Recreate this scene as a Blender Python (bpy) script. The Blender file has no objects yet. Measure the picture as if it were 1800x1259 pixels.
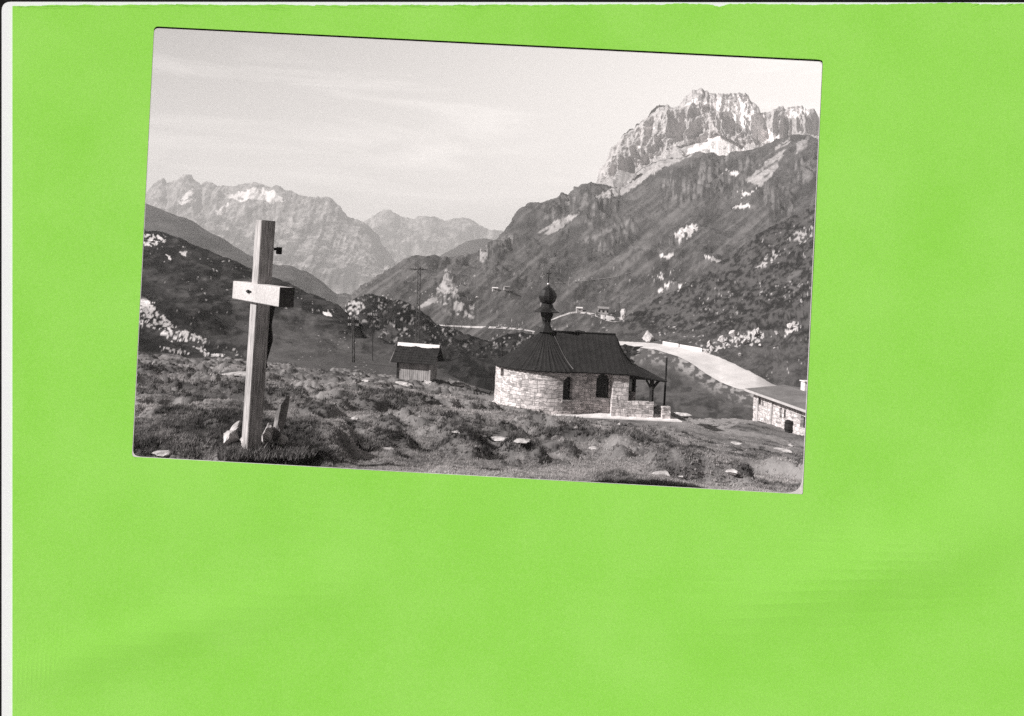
import bpy, bmesh, math, random
import numpy as np
from mathutils import Vector, Matrix
R = math.radians
random.seed(7); rng = np.random.default_rng(7)
scene = bpy.context.scene
col = scene.collection

# ------------------------------------------------------------------ camera frame
F = 1500.0; CX, CY = 840.0, 470.0; ROLL = R(2.95)
SA, CA = math.sin(ROLL), math.cos(ROLL)
def P(px, py, d):
    """photo pixel + distance along the view axis -> world point (camera at origin, looking +Y)"""
    u = (px-CX)/F*d; v = -(py-CY)/F*d
    return np.stack(np.broadcast_arrays(u*CA - v*SA, d, u*SA + v*CA), -1).astype(float)
def V(px, py, d): return Vector(P(float(px), float(py), float(d)))
def proj(w):
    x, y, z = w[..., 0], w[..., 1], w[..., 2]
    u = x*CA + z*SA; v = -x*SA + z*CA
    return CX + F*u/y, CY - F*v/y

# ------------------------------------------------------------------ noise
PERM = rng.permutation(512).astype(np.int64); VAL = rng.random(512)
def h3(i, j, k, s): return VAL[PERM[(PERM[(PERM[(i+s*17) & 511]+j) & 511]+k) & 511]]
def n3(x, y, z, s=0):
    xi, yi, zi = np.floor(x).astype(np.int64), np.floor(y).astype(np.int64), np.floor(z).astype(np.int64)
    fx, fy, fz = x-xi, y-yi, z-zi
    fx, fy, fz = [t*t*t*(t*(t*6-15)+10) for t in (fx, fy, fz)]
    r = 0
    for a in (0, 1):
        for b in (0, 1):
            for c in (0, 1):
                w = (fx if a else 1-fx)*(fy if b else 1-fy)*(fz if c else 1-fz)
                r = r + w*h3(xi+a, yi+b, zi+c, s)
    return r
def fbm(x, y, z, oct=4, s=0, gain=.5):
    r = 0; a = 1; t = 0
    for o in range(oct):
        r = r + a*n3(x*2**o, y*2**o, z*2**o, s+o*3); t += a; a *= gain
    return r/t                                   # 0..1
def rid(x, y, z, oct=4, s=0, gain=.55):
    r = 0; a = 1; t = 0
    for o in range(oct):
        r = r + a*(1-abs(2*n3(x*2**o, y*2**o, z*2**o, s+o*3)-1)); t += a; a *= gain
    return r/t
def sstep(a, b, x):
    t = np.clip((x-a)/(b-a), 0, 1); return t*t*(3-2*t)
def inpoly(px, py, poly):
    m = np.zeros(px.shape, bool); n = len(poly)
    for i in range(n):
        x0, y0 = poly[i]; x1, y1 = poly[(i+1) % n]
        c = (y0 > py) != (y1 > py)
        with np.errstate(all='ignore'):
            m ^= c & (px < (x1-x0)*(py-y0)/((y1-y0) if y1 != y0 else 1e-9)+x0)
    return m
def patch(px, py, poly, jit=4, s=0, sc=6.):
    jx = (fbm(px/sc, py/sc, 0*px, 3, s)-.5)*2*jit; jy = (fbm(px/sc+50, py/sc, 0*px, 3, s+1)-.5)*2*jit
    return inpoly(px+jx, py+jy, poly).astype(float)
def blob(px, py, cx, cy, rx, ry, ang=0):
    c, s_ = math.cos(R(ang)), math.sin(R(ang))
    dx, dy = px-cx, py-cy
    return np.exp(-(((dx*c+dy*s_)/rx)**2 + ((-dx*s_+dy*c)/ry)**2))

# ------------------------------------------------------------------ object helpers
def tag(o, label=None, cat=None, group=None, kind=None):
    if label: o['label'] = label
    if cat: o['category'] = cat
    if group: o['group'] = group
    if kind: o['kind'] = kind
    return o
def link(name, me, mat, parent=None, smooth=False):
    if mat is not None: me.materials.append(mat)
    if smooth: me.polygons.foreach_set('use_smooth', np.ones(len(me.polygons), bool))
    o = bpy.data.objects.new(name, me); col.objects.link(o)
    if parent is not None: o.parent = parent
    return o
def empty(name, loc, label, cat, group=None):
    o = bpy.data.objects.new(name, None); col.objects.link(o); o.location = loc
    o.empty_display_size = .3
    return tag(o, label, cat, group)
def npmesh(name, v, f):
    me = bpy.data.meshes.new(name); k = f.shape[1]
    me.vertices.add(len(v)); me.vertices.foreach_set('co', np.ascontiguousarray(v, np.float32).ravel())
    me.loops.add(f.size); me.loops.foreach_set('vertex_index', np.ascontiguousarray(f, np.int32).ravel())
    me.polygons.add(len(f)); me.polygons.foreach_set('loop_start', np.arange(0, f.size, k, dtype=np.int32))
    me.update(calc_edges=True); me.validate(); return me
def attr(me, name, a):
    t = me.attributes.new(name, 'FLOAT', 'POINT'); t.data.foreach_set('value', np.ascontiguousarray(a, np.float32).ravel())
def bm2(name, bm, mat, parent=None, smooth=False):
    me = bpy.data.meshes.new(name); bm.normal_update(); bm.to_mesh(me); bm.free()
    return link(name, me, mat, parent, smooth)
def box(bm, c, s, M=None, bev=0):
    m = Matrix.Translation(c) @ Matrix.Diagonal((s[0], s[1], s[2], 1))
    if M is not None: m = M @ m
    r = bmesh.ops.create_cube(bm, size=1, matrix=m)
    if bev:
        es = list({e for v in r['verts'] for e in v.link_edges})
        bmesh.ops.bevel(bm, geom=es, offset=bev, segments=2, affect='EDGES')
def tube(bm, a, b, r0, r1=None, seg=10):
    a, b = Vector(a), Vector(b); d = b-a
    q = Vector((0, 0, 1)).rotation_difference(d).to_matrix().to_4x4()
    bmesh.ops.create_cone(bm, cap_ends=True, segments=seg, radius1=r0, radius2=r0 if r1 is None else r1, depth=d.length,
                          matrix=Matrix.Translation((a+b)/2) @ q)
def lathe(bm, prof, seg=32, c=(0, 0, 0), rot=0):
    rings = []
    for r, z in prof:
        rings.append([bm.verts.new((c[0]+r*math.cos(2*math.pi*(i/seg)+rot), c[1]+r*math.sin(2*math.pi*(i/seg)+rot), c[2]+z)) for i in range(seg)])
    for a, b in zip(rings, rings[1:]):
        for i in range(seg):
            bm.faces.new((a[i], a[(i+1) % seg], b[(i+1) % seg], b[i]))
    bm.faces.new(rings[-1]); bm.faces.new(rings[0][::-1])

# ------------------------------------------------------------------ materials (monochrome silver print tones)
WARM = (1.0, .955, .95)
def g(v): return (v*WARM[0], v*WARM[1], v*WARM[2], 1)
class NT:
    def __init__(s, name):
        s.m = bpy.data.materials.new(name); s.m.use_nodes = True; s.t = s.m.node_tree; s.n = s.t.nodes; s.l = s.t.links
        s.b = s.n['Principled BSDF']; s.b.inputs['Roughness'].default_value = .9
        s.b.inputs['Specular IOR Level'].default_value = .15
    def node(s, ty, **kw):
        n = s.n.new(ty)
        for k, v in kw.items():
            if k in n.inputs: n.inputs[k].default_value = v
            else: setattr(n, k, v)
        return n
    def noise(s, scale, det=4, rough=.55, vec=None, dist=0):
        n = s.node('ShaderNodeTexNoise'); n.inputs['Scale'].default_value = scale; n.inputs['Detail'].default_value = det
        n.inputs['Roughness'].default_value = rough; n.inputs['Distortion'].default_value = dist
        if vec is not None: s.l.new(vec, n.inputs['Vector'])
        return n.outputs['Fac']
    def ramp(s, fac, stops):
        n = s.node('ShaderNodeValToRGB'); e = n.color_ramp.elements
        e[0].position, e[0].color = stops[0][0], g(stops[0][1]); e[1].position, e[1].color = stops[-1][0], g(stops[-1][1])
        for p, c in stops[1:-1]: x = e.new(p); x.color = g(c)
        s.l.new(fac, n.inputs['Fac']); return n.outputs['Color']
    def mix(s, fac, a, b, mode='MIX'):
        n = s.node('ShaderNodeMix', data_type='RGBA', blend_type=mode)
        for k, x in ((0, fac), (6, a), (7, b)):
            if hasattr(x, 'links'): s.l.new(x, n.inputs[k])
            else: n.inputs[k].default_value = x
        return n.outputs[2]
    def pos(s, sx=1, sy=1, sz=1, rz=0):
        t = s.node('ShaderNodeTexCoord'); m = s.node('ShaderNodeMapping')
        m.inputs['Scale'].default_value = (sx, sy, sz); m.inputs['Rotation'].default_value = (0, 0, rz)
        s.l.new(t.outputs['Object'], m.inputs['Vector']); return m.outputs['Vector']
    def at(s, name):
        n = s.node('ShaderNodeAttribute'); n.attribute_name = name; return n.outputs['Fac']
    def bump(s, h, strength=.5, dist=.1):
        n = s.node('ShaderNodeBump'); n.inputs['Strength'].default_value = strength; n.inputs['Distance'].default_value = dist
        s.l.new(h, n.inputs['Height']); s.l.new(n.outputs['Normal'], s.b.inputs['Normal'])
    def out(s, c): s.l.new(c, s.b.inputs['Base Color']); return s.m

def terrain_mat(name, sc, dark, light, rk=(.16, .5), snow=.85, bump=.6, bd=.3, rsc=1.0, zs=.35):
    """grass with patchy tone, rock where attribute rock, pale scree where attribute scree, snow where attribute snow"""
    t = NT(name); p = t.pos()
    f1 = t.noise(sc, 6, .62, p); f2 = t.noise(sc*9, 5, .7, p)
    mx = t.mix(.5, f1, f2); gr = t.ramp(mx, [(.33, dark), (.5, (dark+light)/2), (.66, light)])
    pr = t.pos(rsc, rsc, rsc*zs); r1 = t.noise(sc*3, 8, .7, pr, .4)
    rc = t.ramp(r1, [(.34, rk[0]), (.5, (rk[0]+rk[1])*.5), (.66, rk[1])])
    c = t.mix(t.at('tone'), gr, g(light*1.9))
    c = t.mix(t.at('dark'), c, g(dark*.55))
    sc_ = t.ramp(f2, [(.35, .26), (.65, .42)])
    c = t.mix(t.at('scree'), c, sc_)
    c = t.mix(t.at('rock'), c, rc)
    c = t.mix(t.at('snow'), c, g(snow))
    t.bump(t.mix(.5, f2, r1), bump, bd)
    return t.out(c)

# ------------------------------------------------------------------ terrain sheets
def columns(x0, x1, step):
    a = np.arange(215, 1465, step)
    l = np.linspace(x0, 215, 40, endpoint=False); r = np.linspace(1465, x1, 40)
    return np.concatenate([l, a, r])
SHEETS = {}
def sheet(name, lines, step, rows, mat, disp=None, masks=None, x0=-350, x1=2000, post=None, smooth=True, blur=0, lin=False):
    """lines: near/low -> far/high list of (points[(px,py)], depth or [(px,depth)]); rows: segments between consecutive lines"""
    cx = columns(x0, x1, step); L = []
    for pts, dep in lines:
        pts = sorted(pts); xs = [p[0] for p in pts]; ys = [p[1] for p in pts]
        y = np.interp(cx, xs, ys)
        if blur:
            k = np.hanning(blur*2+1); k /= k.sum(); y = np.convolve(np.pad(y, blur, 'edge'), k, 'valid')
        if isinstance(dep, (int, float)): d = np.full_like(cx, float(dep))
        else: d = np.interp(cx, [p[0] for p in dep], [p[1] for p in dep])
        L.append((y, np.log(d)))
    Y, D = [], []; n = len(L)
    for i in range(n-1):
        m = rows[i]
        a, b = L[i], L[i+1]; pa = L[max(i-1, 0)]; nb = L[min(i+2, n-1)]
        for k in range(m + (i == n-2)):
            t = k/m
            def cr(c):
                p0, p1, p2, p3 = pa[c], a[c], b[c], nb[c]
                if lin: return p1*(1-t)+p2*t
                m1, m2 = (p2-p0)/2, (p3-p1)/2
                lim = 1.2*np.abs(p2-p1)
                m1 = np.clip(m1, -lim, lim); m2 = np.clip(m2, -lim, lim)
                return (2*t**3-3*t**2+1)*p1+(t**3-2*t**2+t)*m1+(-2*t**3+3*t**2)*p2+(t**3-t**2)*m2
            Y.append(cr(0)); D.append(cr(1))
    Y = np.array(Y); D = np.exp(np.array(D)); X = np.broadcast_to(cx, Y.shape)
    W = P(X, Y, D)
    if disp is not None:
        du = np.gradient(W, axis=1); dv = np.gradient(W, axis=0)
        N = np.cross(du, dv); N /= np.linalg.norm(N, axis=-1, keepdims=True)+1e-9
        N *= np.where(N[..., 2:3] < 0, -1, 1)
        W = disp(W, X, Y, N)
    if post is not None: W = post(W, X, Y)
    W[..., 2] = np.maximum(W[..., 2], -530)
    h, w = Y.shape; idx = np.arange(h*w).reshape(h, w)
    f = np.stack([idx[:-1, :-1], idx[:-1, 1:], idx[1:, 1:], idx[1:, :-1]], -1).reshape(-1, 4)
    me = npmesh(name, W.reshape(-1, 3), f)
    mk = dict(rock=0, snow=0, scree=0, tone=0, dark=0)
    if masks: mk.update(masks(W, *proj(W)))
    for k, v in mk.items(): attr(me, k, np.clip(np.broadcast_to(v, Y.shape), 0, 1))
    o = link(name, me, mat, None, smooth); tag(o, kind='structure')
    qx, qy = proj(W); SHEETS[name] = (W, qx, qy)
    return o
def hit(name, px, py):
    """point of a sheet seen at that pixel (nearest crossing)"""
    W, qx, qy = SHEETS[name]
    j = int(np.argmin(abs(np.median(qx, axis=0)-px))); c = qy[:, j]
    for i in range(len(c)-1):
        if (c[i]-py)*(c[i+1]-py) <= 0 and c[i] != c[i+1]:
            t = (c[i]-py)/(c[i]-c[i+1]); p = W[i, j]*(1-t)+W[i+1, j]*t
            return V(px, py, p[1])
    return V(px, py, W[int(np.argmin(abs(c-py))), j][1])

# ---- far ranges
M_far = terrain_mat('far_mountain_rock', .012, .04, .09, (.04, .46), .85, .5, 6, 1, .5)
def far_disp(W, X, Y, N):
    s = 110.
    a = rid(W[..., 0]/s, W[..., 1]/s, W[..., 2]/s*.35, 5, 3)
    b = rid(W[..., 0]/260., W[..., 1]/260., W[..., 2]/190., 4, 6); W = W + N*((a-.55)*60+(b-.55)*70)[..., None]*np.array([1, 1, .55])
    W[..., 2] += (rid(W[..., 0]/40, W[..., 1]/400, W[..., 2]*0, 4, 9)-.5)*26
    return W
def far_masks(W, X, Y):
    n = fbm(W[..., 0]/60, W[..., 1]/60, W[..., 2]/25, 4, 21)
    rock = sstep(.40, .58, n + .3*sstep(420, 340, Y))
    cliff = patch(X, Y, [(585, 405), (640, 405), (690, 462), (680, 478), (640, 470), (600, 440)], 8, 5)*sstep(.35, .5, fbm(W[..., 0]/12, W[..., 1]/40, W[..., 2]/60, 3, 8))
    sn = patch(X, Y, [(395, 341), (425, 337), (450, 329), (480, 337), (500, 352), (478, 357), (455, 350), (430, 352), (410, 350)], 6, 11)
    sn = np.maximum(sn, patch(X, Y, [(312, 352), (345, 351), (340, 358), (318, 358)], 6, 12))
    sn = np.maximum(sn, patch(X, Y, [(378, 372), (402, 357), (396, 372), (384, 377)], 5, 13))
    sn = np.maximum(sn, patch(X, Y, [(318, 350), (338, 330), (345, 336), (325, 352)], 4, 14))
    return dict(rock=np.maximum(rock*.9, cliff), snow=sn*.9, tone=cliff*.4)
sheet('far_mountain', [
    ([(0, 640), (1400, 640)], 5200),
    ([(0, 520), (600, 470), (1400, 480)], 5600),
    ([(0, 470), (600, 440), (640, 404), (678, 380), (714, 395), (730, 397), (753, 389), (781, 399), (795, 396), (822, 393), (840, 405), (855, 413), (874, 415), (930, 420), (1100, 400), (2000, 400)], 6000),
    ([(0, 700), (2000, 700)], 6800)], 2.2, [10, 90, 20], M_far, far_disp, far_masks)
sheet('mountain_range', [
    ([(-350, 640), (1400, 640)], 3300),
    ([(0, 500), (300, 480), (600, 490), (690, 500), (760, 560), (1400, 640)], 3600),
    ([(0, 420), (258, 410), (400, 420), (560, 425), (640, 440), (690, 480), (760, 540), (1400, 640)], 4000),
    ([(-350, 380), (0, 300), (180, 340), (258, 356), (270, 345), (276, 328), (285, 323), (293, 333), (305, 329), (318, 323), (331, 319), (342, 330), (353, 338), (368, 335), (394, 340), (423, 337), (438, 335), (450, 331), (458, 334), (468, 340), (490, 340), (509, 353), (520, 356), (535, 357), (576, 358), (584, 369), (593, 379), (613, 393), (640, 405), (660, 430), (691, 470), (760, 540), (1400, 640)], 4300),
    ([(-350, 800), (2000, 800)], 5000)], 1.7, [10, 90, 110, 20], M_far, far_disp, far_masks)

# ---- hazy spur on the left and a low far shoulder on the right
M_spur = terrain_mat('spur_grass', .03, .025, .08, (.08, .25), .8, .4, 2)
def spur_disp(W, X, Y, N):
    W = W + N*((fbm(W[..., 0]/90, W[..., 1]/90, W[..., 2]/90, 5, 30)-.5)*26)[..., None]; return W
sheet('mountain_spur', [
    ([(-350, 620), (560, 600), (2000, 700)], 1000),
    ([(0, 300), (180, 330), (255, 367), (270, 370), (286, 377), (342, 405), (397, 441), (438, 462), (487, 477), (513, 482), (535, 490), (550, 501), (570, 511), (591, 527), (606, 526), (622, 530), (680, 560), (900, 640), (2000, 900)], 1500),
    ([(-350, 900), (2000, 1200)], 1900)], 2.5, [140, 20], M_spur, spur_disp,
    lambda W, X, Y: dict(dark=sstep(.4, .6, fbm(W[..., 0]/70, W[..., 1]/70, W[..., 2]/70, 4, 33))*.7, tone=sstep(.55, .7, fbm(W[..., 0]/50, W[..., 1]/50, W[..., 2]/30, 4, 36))*.6))
sheet('far_hill', [
    ([(500, 640), (1200, 640)], 1900),
    ([(300, 700), (700, 530), (735, 490), (762, 462), (800, 440), (820, 432), (850, 428), (880, 432), (1200, 470), (2000, 500)], 2300),
    ([(0, 900), (2000, 900)], 2600)], 3, [60, 10], M_spur, spur_disp)

# ---- big right hillside
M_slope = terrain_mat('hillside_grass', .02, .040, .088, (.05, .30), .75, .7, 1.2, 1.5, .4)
RIDGE = [(-200, 900), (500, 600), (590, 548), (650, 517), (670, 505), (691, 494), (700, 490), (721, 476), (745, 464), (766, 454), (800, 445), (845, 440), (860, 437), (868, 424), (874, 417), (890, 409), (905, 403), (925, 384), (944, 377), (965, 368), (985, 362), (1000, 357), (1015, 349), (1030, 342), (1050, 342), (1075, 344), (1092, 340), (1115, 325), (1142, 305), (1165, 293), (1190, 282), (1212, 271), (1235, 268), (1250, 270), (1262, 276), (1287, 277), (1305, 266), (1332, 258), (1345, 255), (1370, 247), (1385, 239), (1415, 238), (1437, 246), (1600, 260), (2000, 300)]
def slope_disp(W, X, Y, N):
    far = sstep(150, 700, W[..., 1])
    a = (fbm(W[..., 0]/120, W[..., 1]/120, W[..., 2]/120, 5, 40)-.5)*(6+38*far)
    gul = (rid((X+Y*1.1)/60., (Y-.5*X)/260., 0*X, 4, 44)-.55)*(2+4*far)+(rid(W[..., 0]/34, W[..., 1]/34, W[..., 2]/34, 4, 45)-.5)*13*far
    crag = sum(blob(X, Y, *b) for b in CRAGS)
    cr = (rid(W[..., 0]/22, W[..., 1]/40, W[..., 2]/70, 5, 47)-.5)*24*np.clip(crag, 0, 1)*np.where(abs(X-790) < 50, .5, 1)
    return W + N*(a+gul+cr)[..., None]
CRAGS = [(1058, 372, 42, 24, -30), (985, 372, 40, 14, -25), (1015, 350, 30, 12, -30), (1195, 315, 40, 26, -20), (1235, 310, 20, 24, 0),
         (855, 442, 18, 14, -20), (785, 505, 14, 24, 0), (800, 545, 34, 14, 15), (1360, 345, 30, 26, 0), (1430, 320, 20, 26, 0), (1300, 285, 40, 14, 0),
         (1075, 425, 60, 14, -30), (1180, 420, 36, 12, -25), (1250, 330, 80, 18, -15), (1410, 300, 18, 26, 0), (1375, 375, 26, 10, -20), (890, 425, 28, 12, -20)]
def slope_masks(W, X, Y):
    n = fbm(X/9, Y/9, 0*X, 4, 50); n2 = fbm(X/30+9, Y/16, 0*X, 4, 54); ns = fbm(X/5+(Y/14), Y/14, 0*X, 3, 58)
    crag = np.clip(sum(blob(X, Y, *b) for b in CRAGS), 0, 1)
    vert = fbm(X/4.5, Y/22, 0*X, 4, 61)
    rock = sstep(.52, .66, vert)*sstep(.35, .7, crag)*.7
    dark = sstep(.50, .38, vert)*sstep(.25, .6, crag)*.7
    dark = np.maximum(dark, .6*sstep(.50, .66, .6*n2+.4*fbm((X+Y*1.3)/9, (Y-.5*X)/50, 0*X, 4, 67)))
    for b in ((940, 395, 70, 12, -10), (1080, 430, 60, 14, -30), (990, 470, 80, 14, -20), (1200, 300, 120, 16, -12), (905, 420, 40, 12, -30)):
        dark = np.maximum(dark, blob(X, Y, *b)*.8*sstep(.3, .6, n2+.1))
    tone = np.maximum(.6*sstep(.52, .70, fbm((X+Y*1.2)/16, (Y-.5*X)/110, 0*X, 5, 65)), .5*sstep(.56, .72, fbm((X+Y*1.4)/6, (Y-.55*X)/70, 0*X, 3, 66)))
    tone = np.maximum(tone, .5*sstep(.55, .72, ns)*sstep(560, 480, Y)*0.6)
    p = lambda poly, j=3, s=0, sc=5.: patch(X, Y, poly, j, s, sc)
    st = fbm((X+Y*1.55)/7, (Y-.6*X)/50, 0*X, 3, 70)
    scree = np.maximum.reduce([
        p([(1045, 346), (1075, 330), (1120, 302), (1160, 280), (1212, 262), (1225, 266), (1212, 276), (1165, 296), (1142, 308), (1118, 328), (1090, 345), (1060, 348)]),
        p([(1305, 314), (1340, 290), (1366, 258), (1392, 238), (1378, 270), (1366, 296), (1340, 328), (1325, 325)], 5)*sstep(.36, .46, st+.05),
        p([(945, 410), (965, 394), (1000, 378), (1020, 374), (1005, 388), (985, 402), (970, 412)], 4)*sstep(.33, .45, st+.05),
        p([(735, 541), (752, 527), (772, 521), (764, 532), (745, 541)], 2),
        p([(1020, 425), (1060, 405), (1110, 385), (1100, 395), (1050, 418)], 6)*.35,
        p([(1400, 250), (1425, 240), (1415, 262), (1398, 272)], 4)*.8])
    sn = np.maximum.reduce([
        p([(1185, 412), (1205, 395), (1222, 392), (1226, 402), (1212, 416), (1195, 422)], 7, 3, 4)*sstep(.42, .5, n+.02),
        p([(1286, 345), (1310, 333), (1330, 330), (1322, 340), (1300, 348)], 7, 5, 4)*sstep(.44, .52, n+.02),
        p([(1286, 366), (1300, 360), (1318, 358), (1318, 364), (1300, 366)], 4, 7, 3),
        p([(1165, 452), (1178, 446), (1186, 447), (1176, 455)], 2), p([(1158, 448), (1166, 446), (1167, 451), (1160, 452)], 2),
        p([(1150, 488), (1175, 480), (1200, 476), (1205, 484), (1180, 490)], 8, 9, 4)*sstep(.48, .55, n),
        p([(1165, 500), (1190, 494), (1210, 498), (1204, 506), (1175, 506)], 6, 10, 4)*sstep(.46, .52, n),
        p([(1155, 515), (1162, 505), (1166, 510), (1160, 516)], 2),
        p([(1235, 446), (1252, 452), (1268, 458), (1262, 462), (1240, 452)], 3, 12, 3),
        p([(1272, 300), (1300, 300), (1302, 306), (1278, 308)], 6)*sstep(.46, .52, n)])
    wr = np.maximum.reduce([
        p([(758, 522), (778, 496), (783, 478), (792, 478), (800, 500), (806, 522), (790, 518), (772, 516)], 6, 15, 5)*sstep(.36, .5, n+.05),
        p([(778, 530), (800, 528), (830, 540), (838, 558), (812, 552), (786, 548)], 8, 17, 6)*sstep(.46, .56, n),
        p([(838, 440), (852, 438), (858, 452), (848, 462), (840, 455)], 5)*sstep(.44, .56, vert)*.7])
    foot = sstep(.60, .70, n)*sstep(480, 550, Y)*.4
    rock = np.maximum(rock, np.maximum(wr, foot*.5))
    speck = .7*sstep(.79, .84, fbm(X/3.2, Y/2.4, 0*X, 2, 75))*sstep(.45, .6, n2)*sstep(430, 500, Y)
    return dict(rock=rock, snow=np.maximum(np.maximum(sn*.85, wr*.35), speck*.7), scree=scree, tone=tone, dark=dark)
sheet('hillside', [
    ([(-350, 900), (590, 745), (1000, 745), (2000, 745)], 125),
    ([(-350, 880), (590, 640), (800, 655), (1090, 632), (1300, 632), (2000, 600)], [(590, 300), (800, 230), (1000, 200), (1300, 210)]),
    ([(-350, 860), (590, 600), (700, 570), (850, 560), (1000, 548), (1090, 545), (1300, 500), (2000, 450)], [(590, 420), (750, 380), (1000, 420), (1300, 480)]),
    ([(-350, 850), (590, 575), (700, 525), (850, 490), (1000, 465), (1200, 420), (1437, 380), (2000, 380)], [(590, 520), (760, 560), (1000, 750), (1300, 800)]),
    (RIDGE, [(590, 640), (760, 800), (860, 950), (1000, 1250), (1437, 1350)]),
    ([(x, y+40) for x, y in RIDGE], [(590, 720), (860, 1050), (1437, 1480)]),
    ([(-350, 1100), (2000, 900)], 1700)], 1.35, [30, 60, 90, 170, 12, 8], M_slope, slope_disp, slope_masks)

# ---- rock massif with snow
M_massif = terrain_mat('massif_rock', .02, .07, .12, (.24, .58), .88, .8, 4, 1.2, .7)
SIL = [(-350, 1000), (960, 520), (1030, 380), (1050, 318), (1055, 300), (1065, 289), (1070, 275), (1077, 262), (1086, 256), (1092, 243), (1097, 236), (1107, 227), (1114, 226), (1120, 219), (1128, 216), (1135, 212), (1139, 203), (1143, 197), (1150, 190), (1160, 185), (1168, 187), (1175, 187), (1186, 191), (1195, 192), (1198, 182), (1203, 174), (1210, 168), (1217, 160), (1226, 158), (1232, 155), (1239, 158), (1246, 164), (1260, 165), (1275, 166), (1288, 164), (1300, 162), (1308, 164), (1315, 167), (1318, 174), (1321, 178), (1330, 184), (1335, 190), (1338, 199), (1346, 198), (1357, 195), (1366, 191), (1377, 187), (1382, 193), (1390, 187), (1400, 186), (1410, 187), (1420, 194), (1427, 191), (1432, 192), (1437, 203), (1442, 212), (1500, 225), (1600, 215), (2000, 320)]
LEDGE = [(-350, 1005), (960, 526), (1050, 321), (1077, 266), (1097, 241), (1120, 225), (1142, 206), (1160, 198), (1178, 196), (1200, 190), (1215, 184), (1228, 182), (1250, 190), (1275, 205), (1288, 217), (1305, 226), (1322, 238), (1338, 252), (1352, 250), (1372, 245), (1437, 243), (1600, 240), (2000, 340)]
FOOT = [(-350, 1040), (960, 560), (1050, 335), (1070, 318), (1100, 302), (1140, 288), (1200, 261), (1225, 252), (1245, 249), (1262, 248), (1275, 250), (1290, 255), (1305, 262), (1325, 258), (1345, 256), (1372, 249), (1437, 246), (1600, 244), (2000, 345)]
TOPB = [(-350, 1003), (960, 524), (1050, 319.5), (1077, 264), (1097, 238), (1120, 221), (1142, 200), (1160, 189), (1178, 190), (1197, 187), (1215, 177), (1228, 173), (1250, 178), (1275, 186), (1295, 198), (1310, 206), (1325, 222), (1340, 238), (1352, 242), (1372, 238), (1437, 236), (1600, 236), (2000, 335)]
def mas_disp(W, X, Y, N):
    but = (rid(X/17., Y/150., 0*X, 2, 80)-.6)*60 + (rid(X/6.5, Y/70., 0*X, 3, 84)-.5)*30
    rough = (rid(W[..., 0]/26, W[..., 1]/26, W[..., 2]/34, 4, 88)-.5)*26
    X2 = X+10*(fbm(X/30, Y/30, 0*X, 3, 86)-.5); tp_ = sstep(-2, 40, Y-np.interp(X, [p[0] for p in SIL], [p[1] for p in SIL]))
    but = ((rid(X2/30., Y/75., 0*X, 2, 80)-.6)*95+(rid((X2-Y*.5)/13., (Y+.5*X)/34., 0*X, 4, 84)-.5)*24+(rid((X2+Y*.25)/6., Y/16., 0*X, 3, 85)-.5)*8)*(.15+.85*tp_)
    steep = 1-.75*np.clip(patch(X, Y, [(1195, 262), (1262, 236), (1312, 262), (1290, 280), (1210, 275)], 2), 0, 1)
    fr = np.array([-.45, -.88, .05]); B = but*steep
    W = W + fr*(B+rough*(.35+.35*steep))[..., None]
    W[..., 2] += (fbm(X/5., 0*X, 0*X+3, 4, 91)-.5)*8*steep
    return W
def mas_masks(W, X, Y):
    n = fbm(X/7, Y/7, 0*X, 4, 95); h = fbm(X/24, Y/4, 0*X, 3, 99)
    p = lambda poly, j=4, s=0, sc=6.: patch(X, Y, poly, j, s, sc)
    sn = np.maximum.reduce([
        p([(1198, 188), (1220, 176), (1262, 180), (1290, 184), (1320, 186), (1332, 205), (1340, 225), (1368, 238), (1375, 244), (1345, 250), (1325, 236), (1308, 222), (1285, 210), (1255, 188), (1228, 181)], 5, 1)*sstep(.05, .2, n+.04),
        p([(1250, 168), (1280, 174), (1300, 167), (1318, 172), (1322, 195), (1312, 205), (1290, 196), (1262, 182)], 5, 2)*sstep(.28, .38, n),
        p([(1318, 238), (1335, 228), (1352, 236), (1378, 238), (1362, 247), (1340, 251)], 3, 3),
        p([(1196, 272), (1222, 254), (1247, 243), (1262, 237), (1268, 243), (1286, 252), (1313, 262), (1300, 270), (1287, 280), (1268, 278), (1250, 271), (1212, 274)], 7, 4)*sstep(.36, .42, n),
        p([(1330, 222), (1337, 200), (1345, 203), (1338, 232)], 3, 5),
        p([(1370, 205), (1385, 192), (1412, 190), (1420, 200), (1400, 206), (1385, 205)], 5, 6)*sstep(.40, .48, n),
        p([(1130, 222), (1150, 222), (1152, 226), (1132, 227)], 3, 7), p([(1118, 258), (1128, 256), (1124, 262)], 2, 8)])
    scree = p([(1050, 330), (1075, 316), (1102, 303), (1142, 290), (1205, 262), (1225, 262), (1215, 290), (1100, 350), (1040, 350)], 3, 9)
    vs = fbm(X/3., Y/30., 0*X, 3, 103)
    return dict(rock=1-scree, scree=scree, snow=sn, dark=0, tone=0)
sheet('mountain', [
    ([(x, y+60) for x, y in FOOT], 1300),
    ([(x, y+22) for x, y in FOOT], 1480),
    (FOOT, 1760), (LEDGE, 1800), (TOPB, [(1050, 1815), (1200, 1900), (1437, 1950)]),
    (SIL, [(1050, 1825), (1142, 1840), (1200, 1930), (1437, 1990)]),
    ([(x, y+60) for x, y in SIL], 2150), ([(-350, 1300), (2000, 800)], 2500)], .95, [6, 30, 110, 30, 60, 10, 6], M_massif, mas_disp, mas_masks, x0=300, lin=True)

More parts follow.
